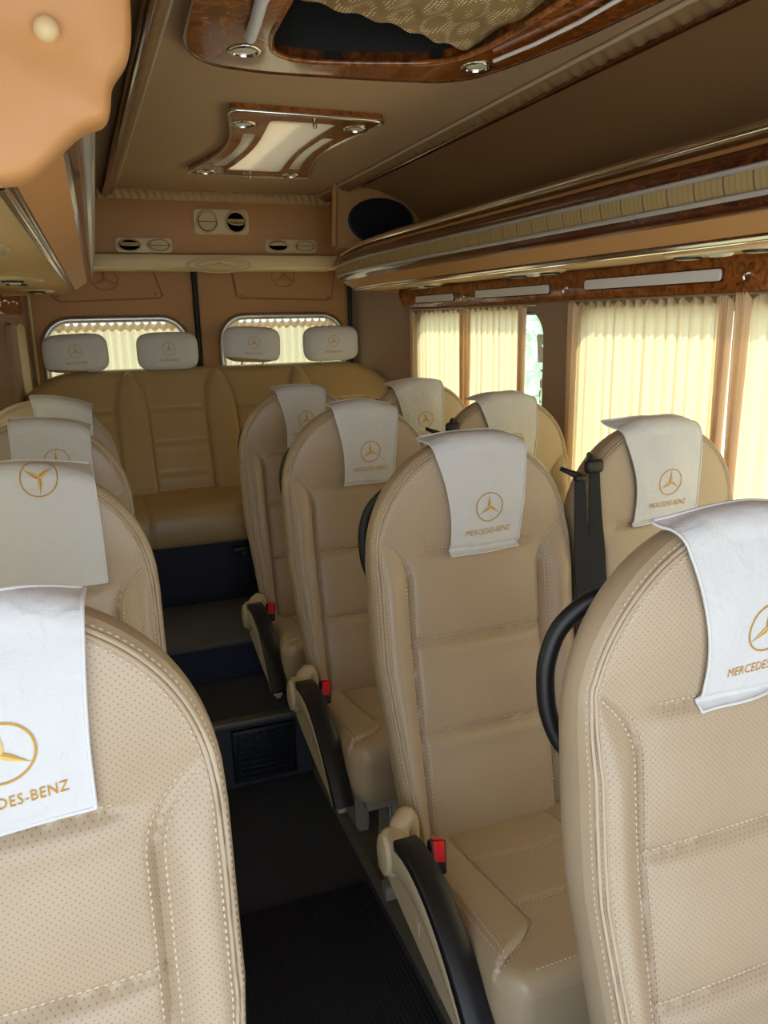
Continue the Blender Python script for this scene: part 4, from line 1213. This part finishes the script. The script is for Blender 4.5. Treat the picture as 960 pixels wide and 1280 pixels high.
# ------------------------------------------------------------------ curtains
def curtain(name_label, side, y0_, y1_, ztp, zbt, n_fold, seed, tie=None, mat='curtain', xoff=.006, amp=.0045, gath=None):
    rng = np.random.default_rng(seed); nu, nv = n_fold*12, 60
    u = np.linspace(0, 1, nu); v = np.linspace(0, 1, nv)
    ph = np.cumsum(rng.uniform(.75, 1.25, nu)); ph = ph/ph[-1]*n_fold*2*PI
    a1 = 1+.35*np.sin(ph*.37+seed); G = np.empty((nu, nv, 3))
    for j, t in enumerate(v):
        z = ztp+(zbt-ztp)*t
        y = y0_+(y1_-y0_)*u
        if tie:                      # pulled towards y = tie[0] around height tie[1]
            k = math.exp(-((z-tie[1])/.16)**2)*tie[2]; y = y+(tie[0]-y)*k
        if gath is not None: y = gath(y, u, t)
        w = amp*(.75+.25*t)*a1*np.sin(ph+.25*np.sin(6*t+seed))+.004*np.sin(ph*2.3+seed)
        sharp = np.exp(-(t/.035)**2)
        xw = np.array([wall_x(q, side) for q in y])
        G[:, j, 0] = xw-side*(xoff+amp+w*(1-.2*sharp)); G[:, j, 1] = y+.005*np.cos(ph)
        G[:, j, 2] = z+sharp*.010*np.cos(ph)+.003*np.sin(ph*.5)*(t > .9)
    root = empty('curtain', (float(G[:, :, 0].mean()), (y0_+y1_)/2, zbt), name_label, 'curtain', 'cream curtains at the side windows')
    mb = MB(); mb.grid(G); build('curtain_fabric', mb, mat, root, 180)
    for ya, yb_, sd in ((y0_-.002, y0_+.026, 1), (y1_-.030, y1_+.002, 2)):
        nb = 40; B = np.empty((nb, nv, 3)); q = np.linspace(0, 1, nb)
        for j, t in enumerate(v):
            z = ztp+(zbt-ztp)*t; squeeze = 1-.35*math.exp(-((t-.55)/.25)**2)
            yy = (ya+yb_)/2+(q-.5)*(yb_-ya)*squeeze
            xw = np.array([wall_x(e, side) for e in yy])
            B[:, j, 0] = xw-side*(xoff+amp+.011+.008*np.sin(q*3.2*2*PI+sd+.6*t)); B[:, j, 1] = yy+.006*np.cos(q*6.4*PI); B[:, j, 2] = z+math.exp(-(t/.03)**2)*.010*np.cos(q*6.4*PI)
        eb = MB(); eb.grid(B); tag(build('gathered_edge', eb, 'curtain_layered', root, 180), 'gathered edge tinted like light through layered folds')
    h = MB()
    for i in range(n_fold):
        k = int((i+.5)/n_fold*(nu-1)); p = G[k, 0]
        h.tube([(p[0], p[1], p[2]-.004), (p[0]+side*.006, p[1], p[2]+.008), (p[0]+side*.010, p[1], p[2]+.016)], .0012, 5)
    build('hooks', h, 'silver', root)
    return root
curtain('wide bright cream curtain across the large right window', 1, 1.515, 2.185, .028, -.70, 15, 3)
curtain('cream curtain at the right edge of the frame', 1, .16, 1.490, .034, -.70, 26, 5)
curtain('left half of the curtain pair on the far right window', 1, 2.935, 3.475, .018, -.72, 11, 8)
curtain('right half of the curtain pair, beside the open slit', 1, 2.47, 2.925, .024, -.72, 10, 9)
curtain('cream curtain on the left side behind the near left seat', -1, .74, 1.95, .020, -.72, 18, 12)
curtain('cream curtain on the left side near the rear corner', -1, 2.15, 3.25, .020, -.72, 17, 14)
def rail(label, side, y0_, y1_, z):
    mb = MB(); mb.tube([(wall_x(y, side)-side*.016, y, z) for y in np.linspace(y0_, y1_, 10)], .0035, 8)
    tag(build('curtain_rail', mb, 'silver'), label, 'curtain rail', 'curtain rails')
rail('thin curtain rail above the large right window curtain', 1, .3, 2.20, .040)
rail('thin curtain rail above the far right curtain pair', 1, 2.40, 3.50, .034)
def rear_curtain(label, xa, xb, seed):
    rng = np.random.default_rng(seed); nf = 16; nu, nv = nf*12, 50; u = np.linspace(0, 1, nu)
    ph = np.cumsum(rng.uniform(.7, 1.3, nu)); ph = ph/ph[-1]*nf*2*PI; G = np.empty((nu, nv, 3))
    for j, t in enumerate(np.linspace(0, 1, nv)):
        z = -.012+(-.50+.012)*t; sh = math.exp(-(t/.04)**2)
        G[:, j, 0] = xa+(xb-xa)*u; G[:, j, 1] = YD+.016+.007*np.sin(ph+.3*np.sin(5*t)); G[:, j, 2] = z+sh*(.010*np.cos(ph))
    root = empty('curtain', ((xa+xb)/2, YD+.016, -.5), label, 'curtain', 'curtains in the rear doors')
    mb = MB(); mb.grid(G); build('curtain_fabric', mb, 'curtain', root, 180)
    fr = MB(); rings = []
    for i in range(nu):
        y = YD+.004+.006*math.sin(ph[i]*1.0)
        rings.append([(xa+(xb-xa)*u[i], y, z_) for z_ in (-.002+.007*math.cos(ph[i]), -.018, -.034+.006*math.cos(ph[i]*1.0))])
    fr.grid(rings); build('frill', fr, 'curtain_layered', root, 180)
    return root
rear_curtain('cream curtain in the right rear door window', .672, 1.278, 31)
rear_curtain('cream curtain in the left rear door window', -.128, .488, 33)

# ------------------------------------------------------------------ ceiling fittings
def spot(c, r, nm, mats=('chrome', 'lens')):
    a = MB(); a.lathe([(r*.74, .004), (r*.78, -.002), (r*.95, -.003), (r*1.05, .001), (r*1.05, .006)], c, (0, 0, 1), 32)
    b = MB(); b.lathe([(0, -.001), (r*.5, -.0005), (r*.76, .002)], c, (0, 0, 1), 28)
    return a, b
def fan(poly):
    return poly
def slab(mb, pts, z0_, z1_, bev=.004, mi=0): mb.prism(pts, 2, z0_, z1_, mi, bev)
def frame_mesh(outer, holes, zlow, zhigh):
    bm = bmesh.new(); geo = []
    for lp in [outer]+holes:
        vs = [bm.verts.new((p[0], p[1], 0)) for p in lp]
        for i in range(len(vs)): geo.append(bm.edges.new((vs[i], vs[(i+1) % len(vs)])))
    bmesh.ops.triangle_fill(bm, edges=geo, use_beauty=True); bm.verts.index_update()
    V = [v.co.copy() for v in bm.verts]; F = [[v.index for v in f.verts] for f in bm.faces]; E = [[v.index for v in e.verts] for e in bm.edges if len(e.link_faces) == 1]; bm.free()
    n = len(V); mb = MB()
    mb.add([(p.x, p.y, zlow) for p in V]+[(p.x, p.y, zhigh) for p in V], F+[[i+n for i in f[::-1]] for f in F]+[[a, b, b+n, a+n] for a, b in E]); return mb
def crv(pts, n=60, it=2):
    P = np.array(list(pts)+[pts[0]], float); s = np.r_[0, np.cumsum(np.linalg.norm(np.diff(P, axis=0), axis=1))]; q = np.linspace(0, s[-1], n, endpoint=False)
    P = np.stack([np.interp(q, s, P[:, 0]), np.interp(q, s, P[:, 1])], 1)
    for _ in range(it): P = (np.roll(P, 1, 0)+2*P+np.roll(P, -1, 0))/4
    return [tuple(p) for p in P]
# far panel: concave-sided burl frame with mirror fields
S = 1.054                       # the fittings sit a little higher and are a little larger than first measured
def lift_to(mb):
    mb.v = [(p[0]*S, p[1]*S, p[2]+.027) for p in mb.v]; return mb
def far_panel():
    root = empty('ceiling_light_panel', (.643, 2.635, .52), 'hourglass burl ceiling panel with mirror fields and four small lamps', 'ceiling lamp')
    L = lambda t: .392+.035*math.sin(PI*t)*1.0+.024*t*0
    def side(sg):
        pts = []
        for t in np.linspace(0, 1, 22):
            y = 2.075+(2.94-2.075)*t; hwid = .205+.012*t-.062*math.sin(PI*t)**1.2
            pts.append((.612+.02*t+sg*hwid, y))
        return pts
    l, r = side(-1), side(1)
    outer = crv(l+r[::-1], 160, 2)
    def inner(fa, fb, ya, yb_):
        a, b = [], []
        for t in np.linspace(0, 1, 20):
            y = ya+(yb_-ya)*t; tt = (y-2.075)/.865; hwid = .205+.012*tt-.062*math.sin(PI*min(max(tt, 0), 1))**1.2; c = .612+.02*tt
            a.append((c+fa*hwid, y)); b.append((c+fb*hwid, y))
        return crv(a+b[::-1], 90, 1)
    holes = [inner(-.46, .46, 2.14, 2.86), inner(-.80, -.58, 2.30, 2.80), inner(.58, .80, 2.30, 2.80)]
    f = frame_mesh(outer, holes, .497, .520); fr = build('frame', lift_to(f), 'burl', root, 35)
    e = MB(); e.tube(np.array([(p[0], p[1], .500) for p in outer]), .006, 8, closed=True); build('edge_bead', lift_to(e), 'chrome', fr, 60)
    for h in holes:
        m = MB(); m.prism(h, 2, .500, .508); build('translucent_field', lift_to(m), 'translucent', root)  # pale and translucent, to glow white from the added roof opening
    for x, y in ((.466, 2.20), (.766, 2.17), (.476, 2.90), (.775, 2.895)):
        a, b = spot((x, y, .496), .034, ''); o = build('lamp', lift_to(a), 'chrome', root, 60); build('lens', lift_to(b), 'lens', o, 60)
    k = MB(); k.lathe([(0, -.014), (.006, -.013), (.007, -.006), (.004, .0), (.004, .01)], (.640, 2.135, .497), (0, 0, 1), 16); k.lathe([(0, -.014), (.006, -.013), (.007, -.006), (.004, .0), (.004, .01)], (.63, 2.905, .497), (0, 0, 1), 16)
    build('stud', lift_to(k), 'chrome', root, 60)
far_panel()
# near roof hatch
def near_hatch():
    root = empty('roof_hatch', (.62, 1.26, .52), 'burl framed roof hatch with drawn knitted shade, cut by the top edge', 'roof hatch')
    outer = crv([(.225, .62), (.228, 1.42), (.238, 1.60), (.262, 1.68), (.31, 1.735), (.42, 1.752), (.62, 1.735), (.80, 1.712), (.862, 1.66), (.90, 1.54), (.935, 1.38), (.955, 1.18), (.96, .62)], 160, 2)
    f = frame_mesh(outer, [crv(hatch_open, 90, 1)], .497, .522); fr = build('frame', lift_to(f), 'burl', root, 35)
    e = MB(); e.tube(np.array([(p[0], p[1], .499) for p in outer]), .005, 8, closed=True); build('edge_bead', lift_to(e), 'burl_dark', fr, 60)
    lp = crv(hatch_open, 90, 1); w = MB()
    w.grid([[(p[0], p[1], z) for p in lp] for z in (.498, .52, .58, .64)], close_v=True); w.add([(p[0], p[1], .64) for p in lp], [tuple(range(len(lp)))])
    tag(build('well', lift_to(w), 'void', root, 35), 'dark well above the hatch frame')
    lip = MB(); lip.tube(np.array([(p[0], p[1], .499) for p in lp]), .006, 8, closed=True); build('inner_bead', lift_to(lip), 'burl', fr, 60)
    for nm, x, y in (('a', .356, 1.632), ('b', .828, 1.588)):
        a, b = spot((x, y, .496), .033, ''); o = build('lamp', lift_to(a), 'chrome', root, 60); build('lens', lift_to(b), 'lens', o, 60)
    t = MB(); t.tube([(.345, 1.53, .488), (.338, 1.45, .487), (.328, 1.36, .488), (.318, 1.05, .495)], .011, 10); build('light_tube', lift_to(t), 'frost', root, 60)
    t = MB(); t.tube([(.828, 1.515, .488), (.852, 1.40, .487), (.868, 1.28, .488), (.88, 1.0, .492)], .004, 10); build('light_tube', lift_to(t), 'frost', root, 60)
    sh = MB(); P = np.empty((60, 30, 3))
    for i, x in enumerate(np.linspace(.352, .805, 60)):
        for j, t in enumerate(np.linspace(0, 1, 30)):
            s = (x-.352)/.453
            yb_ = 1.385+.15*s**1.3+.008*math.sin(9*s)
            y = .80+(yb_-.80)*t
            z = .515+.004*math.sin(t*26+s*4)-.012*math.sin(PI*s)*t+.003*math.sin(40*s)
            P[i, j] = (x, y, z)
    sh.grid(P); tag(build('sunshade', lift_to(sh), 'knit', root, 180), 'knitted beige sunshade drawn over the opening')
near_hatch()

# ------------------------------------------------------------------ outside
g = MB(); g.box((-14, -14, -2.36), (16, 18, -2.30)); tag(struct(build('ground', g, 'ground')))
def bush(cx, cy, r, h, n, seed, lb):
    rng = np.random.default_rng(seed); root = empty('tree', (cx, cy, -2.3), lb, 'tree', 'trees outside the slit in the curtains')
    t = MB(); t.tube([(cx, cy, -2.3), (cx+.05, cy, -1.2), (cx, cy+.1, -.2)], [.10, .08, .05], 10); build('trunk', t, 'bark', root, 60)
    m = MB()
    for k in range(n):
        d = rng.normal(size=3); d /= np.linalg.norm(d); q = np.array([cx, cy, -.3])+d*np.array([r, r, h])*rng.uniform(.45, 1)
        a = rng.normal(size=3); a /= np.linalg.norm(a); b = np.cross(a, rng.normal(size=3)); b /= np.linalg.norm(b)
        s = rng.uniform(.07, .13)
        m.add([q-a*s, q+b*s*.4, q+a*s, q-b*s*.4], [(0, 1, 2, 3)])
    build('foliage', m, 'leaf', root)
bush(4.6, 7.2, 1.1, 1.3, 900, 1, 'pale green tree seen through the slit beside the far curtain')

# ------------------------------------------------------------------ light, camera
w = bpy.data.worlds.new('sky'); bpy.context.scene.world = w; w.use_nodes = True
bg = w.node_tree.nodes['Background']; bg.inputs['Color'].default_value = (.70, .84, 1., 1); bg.inputs['Strength'].default_value = 3.0
sl = bpy.data.lights.new('sun', 'SUN'); sl.energy = 7.; sl.angle = math.radians(1.); sl.color = (1., .93, .80)
so = bpy.data.objects.new('sun', sl); C.objects.link(so)
d = Vector((-.62, .08, -.78)).normalized()
so.rotation_euler = d.to_track_quat('-Z', 'Y').to_euler(); so.location = (6, 0, 6)
def portal(at, size, direction):
    l = bpy.data.lights.new('portal', 'AREA'); l.shape = 'RECTANGLE'; l.size, l.size_y = size; l.cycles.is_portal = True
    o = bpy.data.objects.new('portal', l); C.objects.link(o); o.location = (at[0], at[1], at[2]+H)
    o.rotation_euler = Vector(direction).to_track_quat('-Z', 'Y').to_euler()
portal((.56, -1.02, -.45), (2.1, 2.1), (0, 1, 0))
portal((1.58, 1.2, -.38), (2.0, .85), (-1, 0, 0)); portal((1.58, 2.9, -.38), (1.1, .85), (-1, 0, 0))
portal((-.50, 1.3, -.38), (1.3, .85), (1, 0, 0)); portal((-.46, -.25, -.60), (1.48, 1.75), (1, 0, 0)); portal((-.48, 2.7, -.38), (1.1, .85), (1, 0, 0))
portal((.57, 4.0, -.23), (1.5, .55), (0, -1, 0))

cam = bpy.data.cameras.new('camera'); co = bpy.data.objects.new('camera', cam); C.objects.link(co); bpy.context.scene.camera = co
f = 975.; cc = np.array([480., 640.])
y = np.array([93-480, 405-640, f]); y /= np.linalg.norm(y)
x = np.array([3100-480, 345-640, f]); x -= y*(x@y); x /= np.linalg.norm(x)
z = np.cross(x, y); R = np.stack([x, y, z])          # rows: world axes in image coordinates (right, down, forward)
right, down, fwd = R[:, 0], R[:, 1], R[:, 2]
mat = Matrix(((right[0], -down[0], -fwd[0]), (right[1], -down[1], -fwd[1]), (right[2], -down[2], -fwd[2])))
co.matrix_world = Matrix.Translation((0, 0, H)) @ mat.to_4x4()
cam.sensor_fit = 'VERTICAL'; cam.sensor_height = 36; cam.lens = f*36/1280; cam.clip_start = .02; cam.clip_end = 100

sc = bpy.context.scene
sc.view_settings.view_transform = 'Standard'; sc.view_settings.look = 'None'; sc.view_settings.gamma = 1; sc.view_settings.use_curve_mapping = False
sc.view_settings.exposure = .0
sc.cycles.use_denoising = True; sc.cycles.max_bounces = 10; sc.cycles.diffuse_bounces = 6; sc.cycles.glossy_bounces = 4; sc.cycles.transparent_max_bounces = 12
sc.cycles.caustics_reflective = False; sc.cycles.caustics_refractive = False; sc.cycles.sample_clamp_indirect = 8
